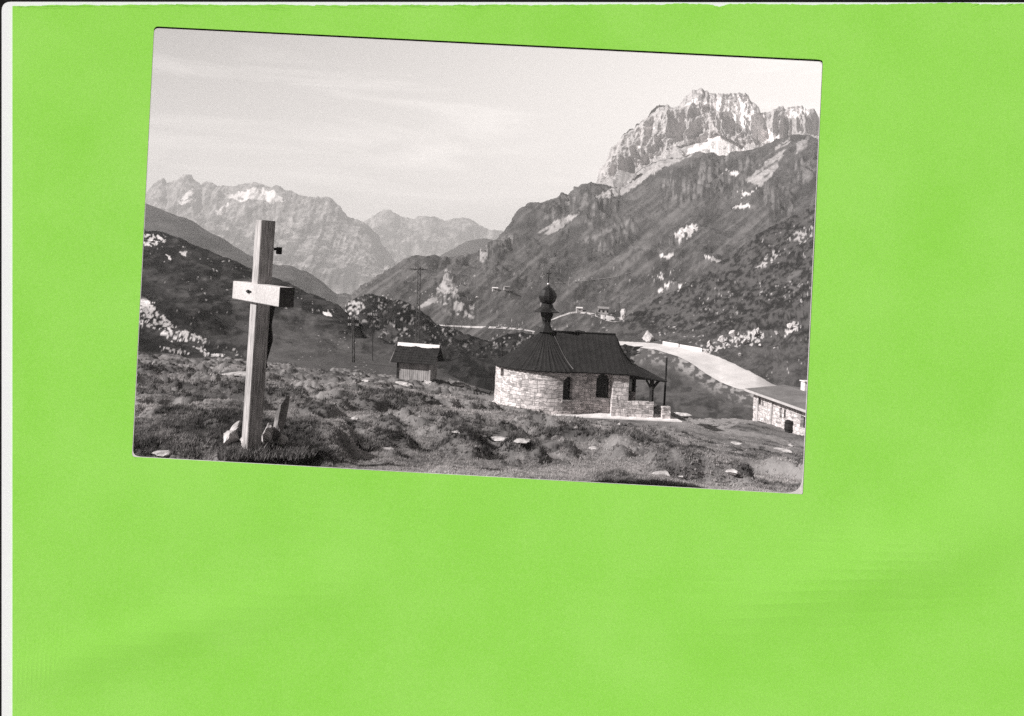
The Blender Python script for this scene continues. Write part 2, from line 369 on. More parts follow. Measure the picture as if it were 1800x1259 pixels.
# ---- left hill, knoll, near right slope
M_hill = terrain_mat('hill_grass', .12, .022, .068, (.25, .7), .8, .7, .5, 1, .7)
def hill_disp(W, X, Y, N):
    a = (fbm(W[..., 0]/26, W[..., 1]/26, W[..., 2]/26, 5, 110)-.5)*9
    b = (fbm(W[..., 0]/5, W[..., 1]/5, W[..., 2]/5, 4, 113)-.5)*1.6
    c = (rid(W[..., 0]/7, W[..., 1]/9, W[..., 2]/7, 4, 116)-.5)*1.3*np.clip(sum(blob(X, Y, *q) for q in HCR), 0, 1)
    return W + N*((a+b+c)*sstep(645, 600, Y))[..., None]
HCR = [(280, 545, 50, 36, 30), (330, 600, 60, 18, 20), (265, 425, 40, 20, 20), (360, 455, 60, 14, 25), (250, 500, 40, 40, 0)]
def hill_masks(W, X, Y):
    X = X+(fbm(W[..., 0]/3, W[..., 1]/3, W[..., 2]/3, 2, 119)-.5)*6
    n = fbm(X/4.5, Y/3.2, 0*X, 4, 120); m = fbm(X/20, Y/9, 0*X, 4, 124)
    p = lambda poly, j=5, s=0, sc=7.: patch(X, Y, poly, j, s, sc)
    rk = np.maximum.reduce([
        p([(235, 520), (262, 528), (275, 545), (300, 568), (325, 580), (368, 598), (362, 604), (330, 602), (300, 596), (275, 578), (250, 570), (235, 560)], 8, 1)*sstep(.46, .52, n),
        p([(250, 415), (275, 412), (295, 420), (285, 428), (262, 432), (250, 430)], 6, 2)*sstep(.45, .5, n),
        p([(315, 442), (330, 440), (326, 448), (318, 448)], 4, 3), p([(342, 608), (352, 610), (372, 622), (392, 620), (388, 628), (360, 626)], 5, 4)*sstep(.44, .5, n),
        p([(288, 450), (302, 452), (300, 456)], 4, 5), p([(565, 545), (582, 549), (584, 556), (572, 555)], 3, 6), p([(280, 612), (300, 614), (332, 618), (330, 624), (300, 622)], 6, 7)*sstep(.5, .56, n)])
    sp = sstep(.80, .84, fbm(X/3.5, Y/2.6, 0*X, 2, 128))*sstep(.48, .6, m)
    dark = sstep(.46, .60, m+.12*sstep(500, 400, Y))
    for b in ((270, 530, 60, 40, 35), (335, 480, 60, 18, 15), (300, 430, 90, 12, 28), (560, 545, 60, 9, 25), (260, 600, 60, 16, 20), (440, 480, 80, 9, 25)): dark = np.maximum(dark, blob(X, Y, *b)*sstep(.3, .5, m+.1))
    meadow = sstep(.0, 40., (Y-(505+.32*(X-400))))*sstep(380, 480, X)
    dark = dark*(1-.8*meadow)
    tone = np.maximum(.55*meadow, .5*sstep(.58, .70, fbm(X/26, Y/8, 0*X, 4, 133)))
    return dict(rock=np.maximum(rk, sp*.7), snow=rk*.5, dark=dark, tone=tone)
sheet('hill', [
    ([(-350, 720), (240, 690), (450, 700), (690, 730), (900, 760)], [(0, 52), (240, 52), (450, 62), (690, 85)]),
    ([(-350, 610), (240, 632), (450, 646), (560, 650), (690, 664), (900, 700)], [(0, 85), (240, 85), (690, 105)]),
    ([(-350, 540), (240, 570), (400, 600), (560, 615), (690, 640), (900, 690)], [(0, 130), (240, 130), (690, 125)]),
    ([(-350, 440), (240, 480), (400, 535), (560, 572), (640, 600), (690, 625), (900, 680)], [(0, 195), (240, 195), (690, 145)]),
    ([(-350, 250), (100, 320), (200, 372), (250, 396), (286, 407), (320, 422), (342, 435), (379, 454), (438, 480), (487, 494), (513, 506), (550, 524), (587, 543), (610, 558), (640, 584), (665, 596), (692, 611), (760, 636), (900, 670), (2000, 1100)], [(0, 270), (240, 260), (500, 210), (690, 155)]),
    ([(-350, 500), (240, 520), (690, 690), (2000, 1300)], [(0, 330), (240, 320), (690, 175)])], 1.6, [14, 50, 80, 100, 12], M_hill, hill_disp, hill_masks)

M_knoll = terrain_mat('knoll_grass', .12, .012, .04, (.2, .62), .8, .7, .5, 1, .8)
def kn_masks(W, X, Y):
    n = fbm(X/4.5, Y/3.6, 0*X, 3, 140); m = fbm(X/16, Y/9, 0*X, 4, 144)
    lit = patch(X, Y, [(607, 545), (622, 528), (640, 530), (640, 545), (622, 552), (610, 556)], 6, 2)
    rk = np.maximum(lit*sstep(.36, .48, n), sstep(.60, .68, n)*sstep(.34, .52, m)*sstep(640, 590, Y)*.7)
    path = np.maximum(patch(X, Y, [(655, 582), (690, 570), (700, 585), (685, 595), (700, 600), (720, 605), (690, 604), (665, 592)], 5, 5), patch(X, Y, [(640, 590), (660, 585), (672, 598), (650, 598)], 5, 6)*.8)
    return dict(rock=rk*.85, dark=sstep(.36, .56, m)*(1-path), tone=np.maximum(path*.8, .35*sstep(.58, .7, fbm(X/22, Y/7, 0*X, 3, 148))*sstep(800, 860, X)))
def kn_disp(W, X, Y, N):
    return W + N*((fbm(W[..., 0]/12, W[..., 1]/12, W[..., 2]/12, 5, 150)-.5)*5+(rid(W[..., 0]/4, W[..., 1]/4, W[..., 2]/4, 3, 154)-.5)*1.4)[..., None]
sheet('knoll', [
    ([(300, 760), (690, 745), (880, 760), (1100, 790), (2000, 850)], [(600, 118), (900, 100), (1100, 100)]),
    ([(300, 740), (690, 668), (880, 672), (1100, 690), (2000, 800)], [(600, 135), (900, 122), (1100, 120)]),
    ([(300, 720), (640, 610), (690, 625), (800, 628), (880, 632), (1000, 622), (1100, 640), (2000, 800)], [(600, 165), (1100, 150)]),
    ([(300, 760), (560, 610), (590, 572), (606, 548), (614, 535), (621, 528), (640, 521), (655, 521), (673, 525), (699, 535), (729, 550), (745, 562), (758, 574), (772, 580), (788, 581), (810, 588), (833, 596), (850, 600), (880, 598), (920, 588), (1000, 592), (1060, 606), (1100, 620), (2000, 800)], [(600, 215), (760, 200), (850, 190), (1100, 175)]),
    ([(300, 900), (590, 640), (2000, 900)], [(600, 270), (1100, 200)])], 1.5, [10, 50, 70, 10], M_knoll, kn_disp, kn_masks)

M_near = terrain_mat('near_slope_grass', .10, .024, .075, (.3, .62), .8, .7, .4, 1, .8)
NR = [(-350, 900), (900, 700), (1040, 606), (1060, 590), (1089, 564), (1108, 552), (1145, 535), (1184, 517), (1210, 502), (1233, 487), (1271, 460), (1295, 442), (1317, 423), (1335, 409), (1355, 398), (1385, 384), (1410, 374), (1432, 364), (1500, 335), (1700, 260), (2000, 180)]
def near_disp(W, X, Y, N):
    a = (fbm(W[..., 0]/22, W[..., 1]/22, W[..., 2]/22, 5, 160)-.5)*6
    b = (fbm(W[..., 0]/4, W[..., 1]/4, W[..., 2]/4, 4, 163)-.5)*1.5
    w = sstep(0, 25, (np.interp(X, [1090, 1230, 1290, 1340, 1400], [596, 612, 632, 660, 680])-Y))
    return W + N*((a+b)*w)[..., None]
def near_masks(W, X, Y):
    q = (X*.5+Y*1.0); n = .55*fbm((X-Y*.4)/17, (Y+.42*X)/7., 0*X, 5, 170, .65)+.45*fbm((X-Y*.4)/6, (Y+.42*X)/3., 0*X, 4, 171); m = fbm(X/40, Y/20, 0*X, 4, 174)
    up = sstep(30, 90, (np.interp(X, [1090, 1250, 1437], [600, 560, 500]) - Y)+60)
    dark = .85*sstep(.45, .58, n+.10*(m-.5))*sstep(620, 570, Y+.25*(1300-X)*.4)
    tone = np.maximum(.4*sstep(.53, .40, n), .45*sstep(.55, .7, fbm(X/30, Y/8, 0*X, 3, 178)))
    p = lambda poly, j=6, s=0, sc=5.: patch(X, Y, poly, j, s, sc)
    r = fbm(X/4, Y/3.4, 0*X, 3, 182)
    rk = np.maximum.reduce([p([(1225, 618), (1255, 598), (1290, 585), (1330, 582), (1345, 592), (1320, 606), (1280, 610), (1240, 622)], 8, 1)*sstep(.5, .56, r)*.8,
        p([(1375, 585), (1395, 568), (1410, 570), (1400, 582), (1380, 590)], 5, 2)*sstep(.48, .54, r),
        p([(1330, 470), (1345, 455), (1362, 440), (1370, 445), (1350, 470)], 5, 3)*sstep(.5, .58, r)*.7,
        p([(1385, 420), (1400, 405), (1425, 395), (1430, 410), (1405, 430)], 6, 4)*sstep(.48, .58, r)*.6,
        sstep(.74, .79, r)*sstep(.46, .56, m)*.6])
    path = p([(1384, 488), (1392, 480), (1412, 472), (1440, 466), (1440, 470), (1410, 478), (1394, 488), (1388, 498), (1400, 508), (1425, 516), (1422, 520), (1395, 512), (1382, 500)], 1.5, 6)
    return dict(rock=rk, dark=dark, tone=np.maximum(tone, path*.9), snow=rk*.3)
ROADTOP = [(1000, 602), (1095, 600), (1150, 603), (1200, 611), (1235, 618), (1270, 629), (1300, 643), (1330, 658), (1360, 676), (1400, 684), (1500, 705), (2000, 780)]
ROADBOT = [(1000, 606), (1095, 608), (1150, 614), (1190, 626), (1215, 638), (1240, 656), (1265, 671), (1290, 681), (1318, 688), (1360, 695), (1400, 705), (1500, 730), (2000, 800)]
RD_T = [(1000, 205), (1095, 190), (1150, 172), (1200, 155), (1270, 130), (1330, 112), (1400, 100), (2000, 80)]
RD_B = [(1000, 200), (1095, 182), (1150, 160), (1190, 143), (1240, 119), (1290, 104), (1318, 99), (1400, 90), (2000, 75)]
sheet('near_hillside', [
    ([(x, y+6) for x, y in ROADTOP], [(x, d-2) for x, d in RD_T]),
    (ROADTOP, RD_T),
    ([(900, 640), (1000, 604), (1095, 592), (1200, 575), (1300, 560), (1437, 545), (2000, 560)], [(1000, 215), (1095, 205), (1200, 185), (1437, 150), (2000, 120)]),
    (NR, [(1000, 235), (1089, 235), (1250, 300), (1437, 340), (2000, 340)]),
    ([(x, y+60) for x, y in NR], [(1089, 270), (1437, 400)])], 1.5, [5, 60, 130, 12], M_near, near_disp, near_masks, x0=940)

# ---- road embankment, road
M_bank = terrain_mat('embankment_grass', .2, .03, .085, (.12, .3), .75, .7, .3)
def bk_masks(W, X, Y):
    n = fbm(X/7, Y/5, 0*X, 4, 190); e = np.interp(X, [p[0] for p in ROADBOT], [p[1] for p in ROADBOT])
    d = Y-e
    tone = sstep(.42, .6, n)*sstep(46, 8, d)*.9
    dark = sstep(.45, .65, fbm(X/22, Y/9, 0*X, 5, 194))*sstep(10, 50, d)*.6
    return dict(scree=sstep(.5, .65, n)*sstep(34, 4, d)*.9, tone=np.maximum(tone, .25), dark=dark)
sheet('embankment', [
    ([(900, 790), (1100, 775), (1170, 762), (1320, 760), (1420, 790), (2000, 860)], [(1000, 80), (1170, 68), (1320, 70), (1420, 62)]),
    ([(900, 770), (1060, 750), (1170, 736), (1250, 737), (1320, 731), (1420, 745), (2000, 830)], [(1000, 92), (1170, 82), (1320, 85), (1420, 80)]),
    ([(900, 720), (1060, 690), (1170, 690), (1250, 706), (1320, 712), (1420, 720), (2000, 810)], [(1000, 130), (1095, 120), (1240, 98), (1320, 90), (1420, 85)]),
    ([(x, y+.8) for x, y in ROADBOT], RD_B),
    ([(x, y+8) for x, y in ROADTOP], RD_T)], 1.5, [10, 40, 50, 8], M_bank,
    lambda W, X, Y, N: W+N*((fbm(W[..., 0]/3, W[..., 1]/3, W[..., 2]/3, 4, 198)-.5)*1.2*sstep(0, 12, Y-np.interp(X, [p[0] for p in ROADBOT], [p[1] for p in ROADBOT])))[..., None], bk_masks, x0=900)
tr = NT('gravel_road'); pr = tr.pos(); M_road = tr.out(tr.mix(tr.ramp(tr.noise(.9, 3, .6, tr.pos(1, .05, 1, R(-28))), [(.42, 0), (.62, .35)]), tr.ramp(tr.mix(.5, tr.noise(.15, 5, .6, pr), tr.noise(4, 4, .7, pr)), [(.35, .46), (.65, .66)]), g(.38))); tr.bump(tr.noise(3, 4, .6, pr), .3, .05)
sheet('road', [([(x, y+.2) for x, y in ROADBOT], [(x, d-.1) for x, d in RD_B]), (ROADTOP, [(x, d+.2) for x, d in RD_T])], 3, [24], M_road,
      lambda W, X, Y, N: W+N*((fbm(W[..., 0]/1.5, W[..., 1]/1.5, W[..., 2], 3, 201)-.5)*.08)[..., None], x0=1000)

# ---- foreground meadow
M_mead = terrain_mat('meadow_grass', 1.6, .11, .25, (.3, .55), .8, .9, .06, 1, 1)
CH_C = V(953, 715, 62); CH_Z = CH_C.z; CH_ANG = R(2)
E1 = Vector((math.cos(CH_ANG), math.sin(CH_ANG), 0)); E2 = Vector((math.sin(CH_ANG), -math.cos(CH_ANG), 0))
def humm(x, y): return np.clip(  .6*fbm(x/1.25, y/1.25, 0*x, 3, 214)+.4*fbm(x/3.4, y/3.4, 0*x, 2, 215)-.47, 0, 1)
def mound(x, y): return sstep(.03, .17, humm(x, y))
def tuft(x, y): return .5*fbm(x/1.0, y/1.0, 0*x, 4, 226)+.5*fbm(x/3.6, y/3.6, 0*x, 3, 229)
def mead_disp(W, X, Y, N):
    x, y = W[..., 0], W[..., 1]
    far = np.clip(y/30, .5, 2.2)
    a = (fbm(x/7, y/7, 0*x, 3, 210)-.5)*.9
    hm = mound(x, y)*.27*(.4+1.2*fbm(x/.8, y/.8, 0*x, 3, 233))+humm(x, y)*.9
    c = (fbm(x/.45, y/.45, 0*x, 4, 218)-.5)*.13+(rid(x/.22, y/.22, 0*x, 3, 219)-.5)*.05*sstep(45, 20, y)
    smooth = 1-.75*sstep(1020, 1200, X-1.2*(840-Y))*sstep(860, 800, Y)
    dx = x-CH_C.x; dy = y-CH_C.y
    l1 = dx*E1.x+dy*E1.y; l2 = dx*E2.x+dy*E2.y
    dd = np.maximum(np.maximum(-4.3-l1, l1-9.2), np.maximum(-4.3-l2, l2-4.25))
    t = sstep(3.2, 0, dd); calm = 1-.85*sstep(9, 2, dd)
    W = W.copy(); W[..., 2] += (a*(.5+.5*calm)+hm*smooth*calm)*sstep(10.3, 13.5, y)+c
    W[..., 2] = W[..., 2]*(1-t)+(CH_Z-.06)*t
    return W
def mead_masks(W, X, Y):
    x, y = W[..., 0], W[..., 1]
    far = np.clip(y/30, .5, 2.2)
    hm = humm(x, y)
    n = tuft(x, y)
    dark = .75*np.maximum(sstep(.04, .16, hm)*sstep(.42, .56, n), .6*sstep(.56, .68, n))
    tone = .6*sstep(.48, .30, n)
    pth = patch(X, Y, [(1175, 745), (1240, 732), (1330, 728), (1330, 742), (1270, 752), (1380, 770), (1420, 782), (1420, 792), (1330, 768), (1240, 752)], 5, 3, 22.)
    return dict(dark=dark*(1-pth), tone=.4*np.maximum(tone, pth*.8))
ML = [({-350: (8.95, 1360), 2000: (8.95, 1450)}),
      ({-350: (9.0, 820), 240: (9.0, 884), 450: (9.0, 895), 690: (9.0, 910), 1000: (9.0, 928), 1420: (9.0, 950), 2000: (9.0, 990)}),
      ({-350: (12, 770), 240: (12, 803), 450: (12, 814), 690: (12, 828), 880: (12, 839), 1000: (12, 846), 1170: (12, 855), 1320: (12, 863), 1420: (12, 868), 2000: (12, 905)}),
      ({-350: (20, 690), 240: (20, 724), 450: (20, 742), 690: (20, 768), 880: (20, 794), 1000: (20, 808), 1170: (20, 824), 1320: (20, 842), 1420: (20, 852), 2000: (20, 900)}),
      ({-350: (36, 640), 240: (36, 672), 450: (36, 690), 690: (36, 714), 880: (35, 748), 1000: (35, 770), 1170: (35, 788), 1320: (35, 806), 1420: (35, 822), 2000: (35, 890)}),
      ({-350: (62, 610), 240: (62, 642), 450: (62, 660), 690: (66, 686), 880: (60, 714), 1000: (58, 736), 1170: (57, 752), 1320: (58, 768), 1420: (56, 790), 2000: (56, 870)}),
      ({-350: (88, 600), 240: (86, 628), 450: (92, 646), 560: (95, 652), 690: (100, 666), 800: (100, 676), 880: (92, 706), 1000: (85, 736), 1170: (80, 741), 1320: (84, 736), 1420: (80, 752), 2000: (80, 860)}),
      ({-350: (100, 660), 240: (100, 680), 690: (112, 705), 880: (105, 740), 1170: (92, 765), 1420: (90, 790), 2000: (90, 900)})]
mead = sheet('meadow', [([(k, v[1]) for k, v in d.items()], [(k, v[0]) for k, v in d.items()]) for d in ML], 1.35, [6, 40, 150, 150, 150, 70, 8], M_mead, mead_disp, mead_masks, blur=25)
# broad ground below everything, out to the horizon, and an unseen gravel floor added camera-side, bouncing light onto the green sheet
tg = NT('gravel_ground'); M_gravel = tg.out(tg.ramp(tg.noise(.8, 5, .6, tg.pos()), [(.35, .28), (.65, .36)]))
bm = bmesh.new(); bmesh.ops.create_grid(bm, x_segments=60, y_segments=60, size=1)
for v in bm.verts: v.co = Vector((v.co.x*7000, 4350+v.co.y*4650, -520))
tag(bm2('ground', bm, terrain_mat('valley_ground', .01, .04, .08)), kind='structure')
bm = bmesh.new(); bmesh.ops.create_grid(bm, x_segments=80, y_segments=40, size=1, matrix=Matrix.Translation((0, -12, -5.2)) @ Matrix.Diagonal((45, 20.6, 1, 1)))
tag(bm2('bounce_floor', bm, M_gravel), kind='structure')
#@@PART2@@
# ------------------------------------------------------------------ small-object materials
def stone_mat(name, a, b, scale=6, bump=.8, bd=.03):
    t = NT(name); p = t.pos(); n = t.noise(scale, 8, .68, p, .3); n2 = t.noise(scale*.35, 3, .5, p)
    t.bump(n, bump, bd); return t.out(t.ramp(t.mix(.4, n, n2), [(.34, a), (.5, (a+b)/2), (.64, b)]))
M_lime = stone_mat('pale_limestone', .25, .72, 5)
M_dkst = stone_mat('grey_slab_stone', .12, .38)
def wood_mat(name, a, b, sc=(30, 30, 1.2), bump=.5):
    t = NT(name); p = t.pos(*sc); n = t.noise(1, 6, .65, p, .6); n2 = t.noise(1.6, 3, .5, t.pos())
    t.bump(n, bump, .012); return t.out(t.ramp(t.mix(.35, n, n2), [(.34, a), (.5, (a+b)/2), (.66, b)]))
M_post = wood_mat('weathered_post_wood', .08, .74, (60, 60, 3.0), .25)
M_beam = wood_mat('pale_beam_wood', .36, .68, (30, 30, 30))
M_dark = wood_mat('dark_timber', .015, .05, (12, 12, 3))
M_board = wood_mat('grey_board_wood', .12, .55, (9, 9, .5))
M_shingle = wood_mat('dark_shingle_wood', .012, .04, (14, 14, 5), 1)
def flat_mat(name, v, rough=.6, metal=0, spec=.3):
    t = NT(name); t.b.inputs['Roughness'].default_value = rough; t.b.inputs['Metallic'].default_value = metal
    t.b.inputs['Specular IOR Level'].default_value = spec
    n = t.noise(14, 4, .6, t.pos()); return t.out(t.ramp(n, [(.3, v*.75), (.7, v*1.25)]))
M_mast = flat_mat('grey_mast_steel', .09, .6); M_porc = flat_mat('grey_porcelain', .25, .3); M_iron = flat_mat('dark_iron', .02, .45, .3)
M_copper = flat_mat('dark_copper_sheet', .022, .34, .25, .5)
M_zinc = flat_mat('zinc_flashing', .10, .4, .3)
M_glass = flat_mat('dark_window_glass', .008, .15, 0, .5)
M_white = flat_mat('white_plaster', .72, .9)
M_snow = stone_mat('old_snow', .72, .88, 3, .3, .03)
def masonry(name, sc, a, b, mort):
    t = NT(name); uv = t.node('ShaderNodeUVMap'); mp = t.node('ShaderNodeMapping'); t.l.new(uv.outputs['UV'], mp.inputs['Vector'])
    nz = t.node('ShaderNodeTexNoise'); nz.inputs['Scale'].default_value = 2.2; nz.inputs['Detail'].default_value = 2; t.l.new(mp.outputs['Vector'], nz.inputs['Vector'])
    ad = t.node('ShaderNodeMix', data_type='RGBA', blend_type='LINEAR_LIGHT'); ad.inputs[0].default_value = .15
    t.l.new(mp.outputs['Vector'], ad.inputs[6]); t.l.new(nz.outputs['Color'], ad.inputs[7])
    br = t.node('ShaderNodeTexBrick'); br.inputs['Scale'].default_value = sc; br.inputs['Mortar Size'].default_value = .018; br.inputs['Mortar Smooth'].default_value = .35
    br.inputs['Brick Width'].default_value = .55; br.inputs['Row Height'].default_value = .27; br.offset = .43; br.squash = .8; br.squash_frequency = 3
    br.inputs['Color1'].default_value = g(a); br.inputs['Color2'].default_value = g(b); br.inputs['Mortar'].default_value = g(mort); br.inputs['Bias'].default_value = .1
    t.l.new(ad.outputs[2], br.inputs['Vector'])
    b2 = t.node('ShaderNodeTexBrick'); b2.inputs['Scale'].default_value = sc*1.45; b2.inputs['Mortar Size'].default_value = .02; b2.inputs['Mortar Smooth'].default_value = .35
    b2.inputs['Brick Width'].default_value = .42; b2.inputs['Row Height'].default_value = .20; b2.offset = .31; b2.squash = 1.5; b2.squash_frequency = 2
    for k_, c_ in (('Color1', a*.8), ('Color2', b), ('Mortar', mort)): b2.inputs[k_].default_value = g(c_)
    t.l.new(ad.outputs[2], b2.inputs['Vector'])
    sel = t.ramp(t.noise(1.3, 2, .5, mp.outputs['Vector']), [(.47, 0), (.53, 1)])
    class _B: outputs = dict(Color=t.mix(sel, br.outputs['Color'], b2.outputs['Color']), Fac=t.mix(sel, br.outputs['Fac'], b2.outputs['Fac']))
    br = _B
    n = t.noise(5, 7, .7, t.pos()); c = t.mix(.55, br.outputs['Color'], t.ramp(n, [(.32, .2), (.58, 1.0)]), 'MULTIPLY')
    h = t.mix(.35, br.outputs['Fac'], n); iv = t.node('ShaderNodeInvert'); t.l.new(br.outputs['Fac'], iv.inputs['Color'])
    hh = t.mix(.45, iv.outputs['Color'], n); t.bump(hh, 1, .05)
    return t.out(c)
M_mason = masonry('rubble_masonry', .92, .45, .95, .38)
M_mason2 = masonry('house_rubble_masonry', .8, .45, .85, .4)

def rock(name, loc, size, label, cat='rock', mat=None, seed=0, rot=0, group=None, peak=0, flat=0, sub=3):
    bm = bmesh.new(); bmesh.ops.create_icosphere(bm, subdivisions=sub, radius=1)
    co = np.array([v.co[:] for v in bm.verts]); q = co*1.3+seed*7.3
    rr_ = np.random.default_rng(seed+1)
    for _ in range(14):
        nn = rr_.normal(size=3); nn /= np.linalg.norm(nn); of = rr_.uniform(.45, .85)
        co = co-np.maximum(0, co@nn-of)[:, None]*nn
    r = 1+(rid(q[:, 0]*1.6, q[:, 1]*1.6, q[:, 2]*1.6, 3, seed % 50)-.5)*.35
    for v, c_ in zip(bm.verts, co): v.co = c_
    for v, k in zip(bm.verts, r):
        c = v.co*k
        if peak: w = max(0, c.z); c.x *= 1-.6*peak*w; c.y *= 1-.6*peak*w
        v.co = Vector((c.x*size[0], c.y*size[1], c.z*size[2]))
    o = bm2(name, bm, mat or M_lime, None, False)
    o.location = loc; o.rotation_euler = (0, 0, rot)
    return tag(o, label, cat, group)

# ------------------------------------------------------------------ wooden cross
cb = hit('meadow', 441, 792); dC = cb.y
sc_ = dC/F
cross = empty('wooden_cross', cb, 'tall weathered wooden wayside cross standing among stones in the grass', 'cross')
top = V(467, 388, dC)-cb
zax = top.normalized(); yawA = R(37.2)
nA = Vector((-math.cos(yawA), -math.sin(yawA), 0)); nA = (nA-zax*nA.dot(zax)).normalized(); nB = zax.cross(nA)   # nA lit narrow face, nB faces camera side
if nB.y > 0: nB = -nB
a = 26*sc_; H = top.length
def frame(o): return Matrix((nA, nB, zax)).transposed().to_4x4()
MF = frame(0)
bm = bmesh.new(); box(bm, (0, 0, H/2-.25), (a*1.0, a*1.02, H+.5), None, .006)
post = bm2('post', bm, M_post, cross); post.matrix_local = MF
hb = (V(446, 514, dC)-cb).dot(zax); Lb = 203*sc_; th = 32*sc_
bm = bmesh.new(); box(bm, (0, 0, 0), (a*.98, Lb, th), None, .006)
cbeam = bm2('crossbar', bm, M_beam, cross); tag(cbeam, 'pale thick crossbar with shade painted on its sawn end')
cbeam.matrix_local = MF @ Matrix.Translation((a*.30, .17, hb))
bm = bmesh.new(); box(bm, (0, 0, 0), (a*.985, .012, th*1.005)); be = bm2('beam_end_shade', bm, wood_mat('painted_end_shade', .03, .12, (25, 25, 25)), cbeam); be.location = (0, Lb/2+.004, 0); tag(be, 'sawn end of the crossbar, its shade painted dark')  # dark cap puts the shade on this end face into its colour
bm = bmesh.new(); box(bm, (0, 0, 0), (a*.06, a*.85, a*.13), None, .004); tube(bm, (0, 0, 0), (a*.09, 0, 0), a*.13)
bl = bm2('bolt', bm, M_iron, cross); bl.matrix_local = MF @ Matrix.Translation((a*.81, -a*.15, hb+.01))
bm = bmesh.new(); box(bm, (0, 0, 0), (a*.65, a*.9, .035), None, .004); box(bm, (-a*.3, 0, -.02), (.02, a*.8, .1), None, .004)
npt = bm2('nameplate', bm, M_dark, cross); hn = (V(485, 438, dC)-cb).dot(zax); npt.matrix_local = MF @ Matrix.Translation((-a*.8, 0, hn))
# carved figure on the hidden face: seen from the side, knees standing off the post
bm = bmesh.new(); h0 = hb
pts = [(-.17, 0, h0-.02), (-.17, 0, h0-.30), (-.20, 0, h0-.46), (-.17, 0, h0-.24), (-.19, 0, h0-.08), (-.21, 0, h0+.10)]
V_ = {}
def vv(k, p): V_[k] = bm.verts.new(p)
xo = -(a*.5)+.045
for k, p in dict(pel=(xo-.06, 0, h0-.42), che=(xo-.08, 0, h0-.18), nek=(xo-.09, 0, h0-.04), hd=(xo-.11, .02, h0+.06),
                 sl=(xo-.07, .11, h0-.08), sr=(xo-.07, -.11, h0-.08), el=(xo-.05, .28, h0+.0), er=(xo-.05, -.28, h0+.0), wl=(xo-.03, .46, h0+.07), wr=(xo-.03, -.46, h0+.07),
                 kl=(xo-.10, .05, h0-.66), kr=(xo-.10, -.05, h0-.66), al=(xo-.05, .03, h0-.98), ar=(xo-.05, -.03, h0-.98), fl=(xo-.09, .03, h0-1.06), fr=(xo-.09, -.03, h0-1.06)).items(): vv(k, p)
for e in ('pel che', 'che nek', 'nek hd', 'che sl', 'che sr', 'sl el', 'sr er', 'el wl', 'er wr', 'pel kl', 'pel kr', 'kl al', 'kr ar', 'al fl', 'ar fr'):
    i, j = e.split(); bm.edges.new((V_[i], V_[j]))
rad = dict(pel=.075, che=.085, nek=.035, hd=.06, sl=.045, sr=.045, el=.032, er=.032, wl=.022, wr=.022, kl=.045, kr=.045, al=.026, ar=.026, fl=.022, fr=.022)
sl_ = bm.verts.layers.skin.verify()
for k, v in zip(list(V_), bm.verts):
    v[sl_].radius = (rad[k], rad[k]); v[sl_].use_root = (k == 'pel')
me = bpy.data.meshes.new('carved_figure'); bm.to_mesh(me); bm.free()
fig = link('carved_figure', me, M_dark, cross, True); fig.matrix_local = MF
fig.modifiers.new('skin', 'SKIN'); 
fig.modifiers.new('sub', 'SUBSURF').levels = 1; fig.modifiers['sub'].render_levels = 2
# stones packed round the foot
def groundrock(px, py, w, h, label, seed, mat=None, peak=0, rot=0, dep=None, name='stone', sheetn='meadow', lift=.75, group=None, dpx=0, cat='stone', sub=3):
    p = hit(sheetn, px, py); s = p.y/F
    return rock(name, p+Vector((0, 0, h*s*lift)), (w*s*.62, (dep or w)*s*.6, h*s*.78), label, cat, mat, seed, rot, group, peak, sub=sub)
groundrock(402, 784, 26, 22, 'pale stone with a leaning point, left of the wooden cross', 3, None, .5)
r1 = groundrock(470, 784, 17, 30, 'white upright stone just right of the wooden cross foot', 5, None, .5)
r2 = groundrock(489, 786, 17, 62, 'tall dark pointed slab leaning beside the wooden cross', 8, M_dkst, .75, .4, 10); r2.rotation_euler = (0.1, .28, .3)
groundrock(498, 787, 18, 15, 'small white stone at the base of the tall dark slab', 11)
groundrock(437, 789, 24, 16, 'low white stone touching the lit foot of the wooden cross', 13)
l0 = groundrock(413, 772, 10, 26, 'narrow pale stone leaning right, between left stone and cross', 17, None, .6); l0.rotation_euler = (0, .6, 0)
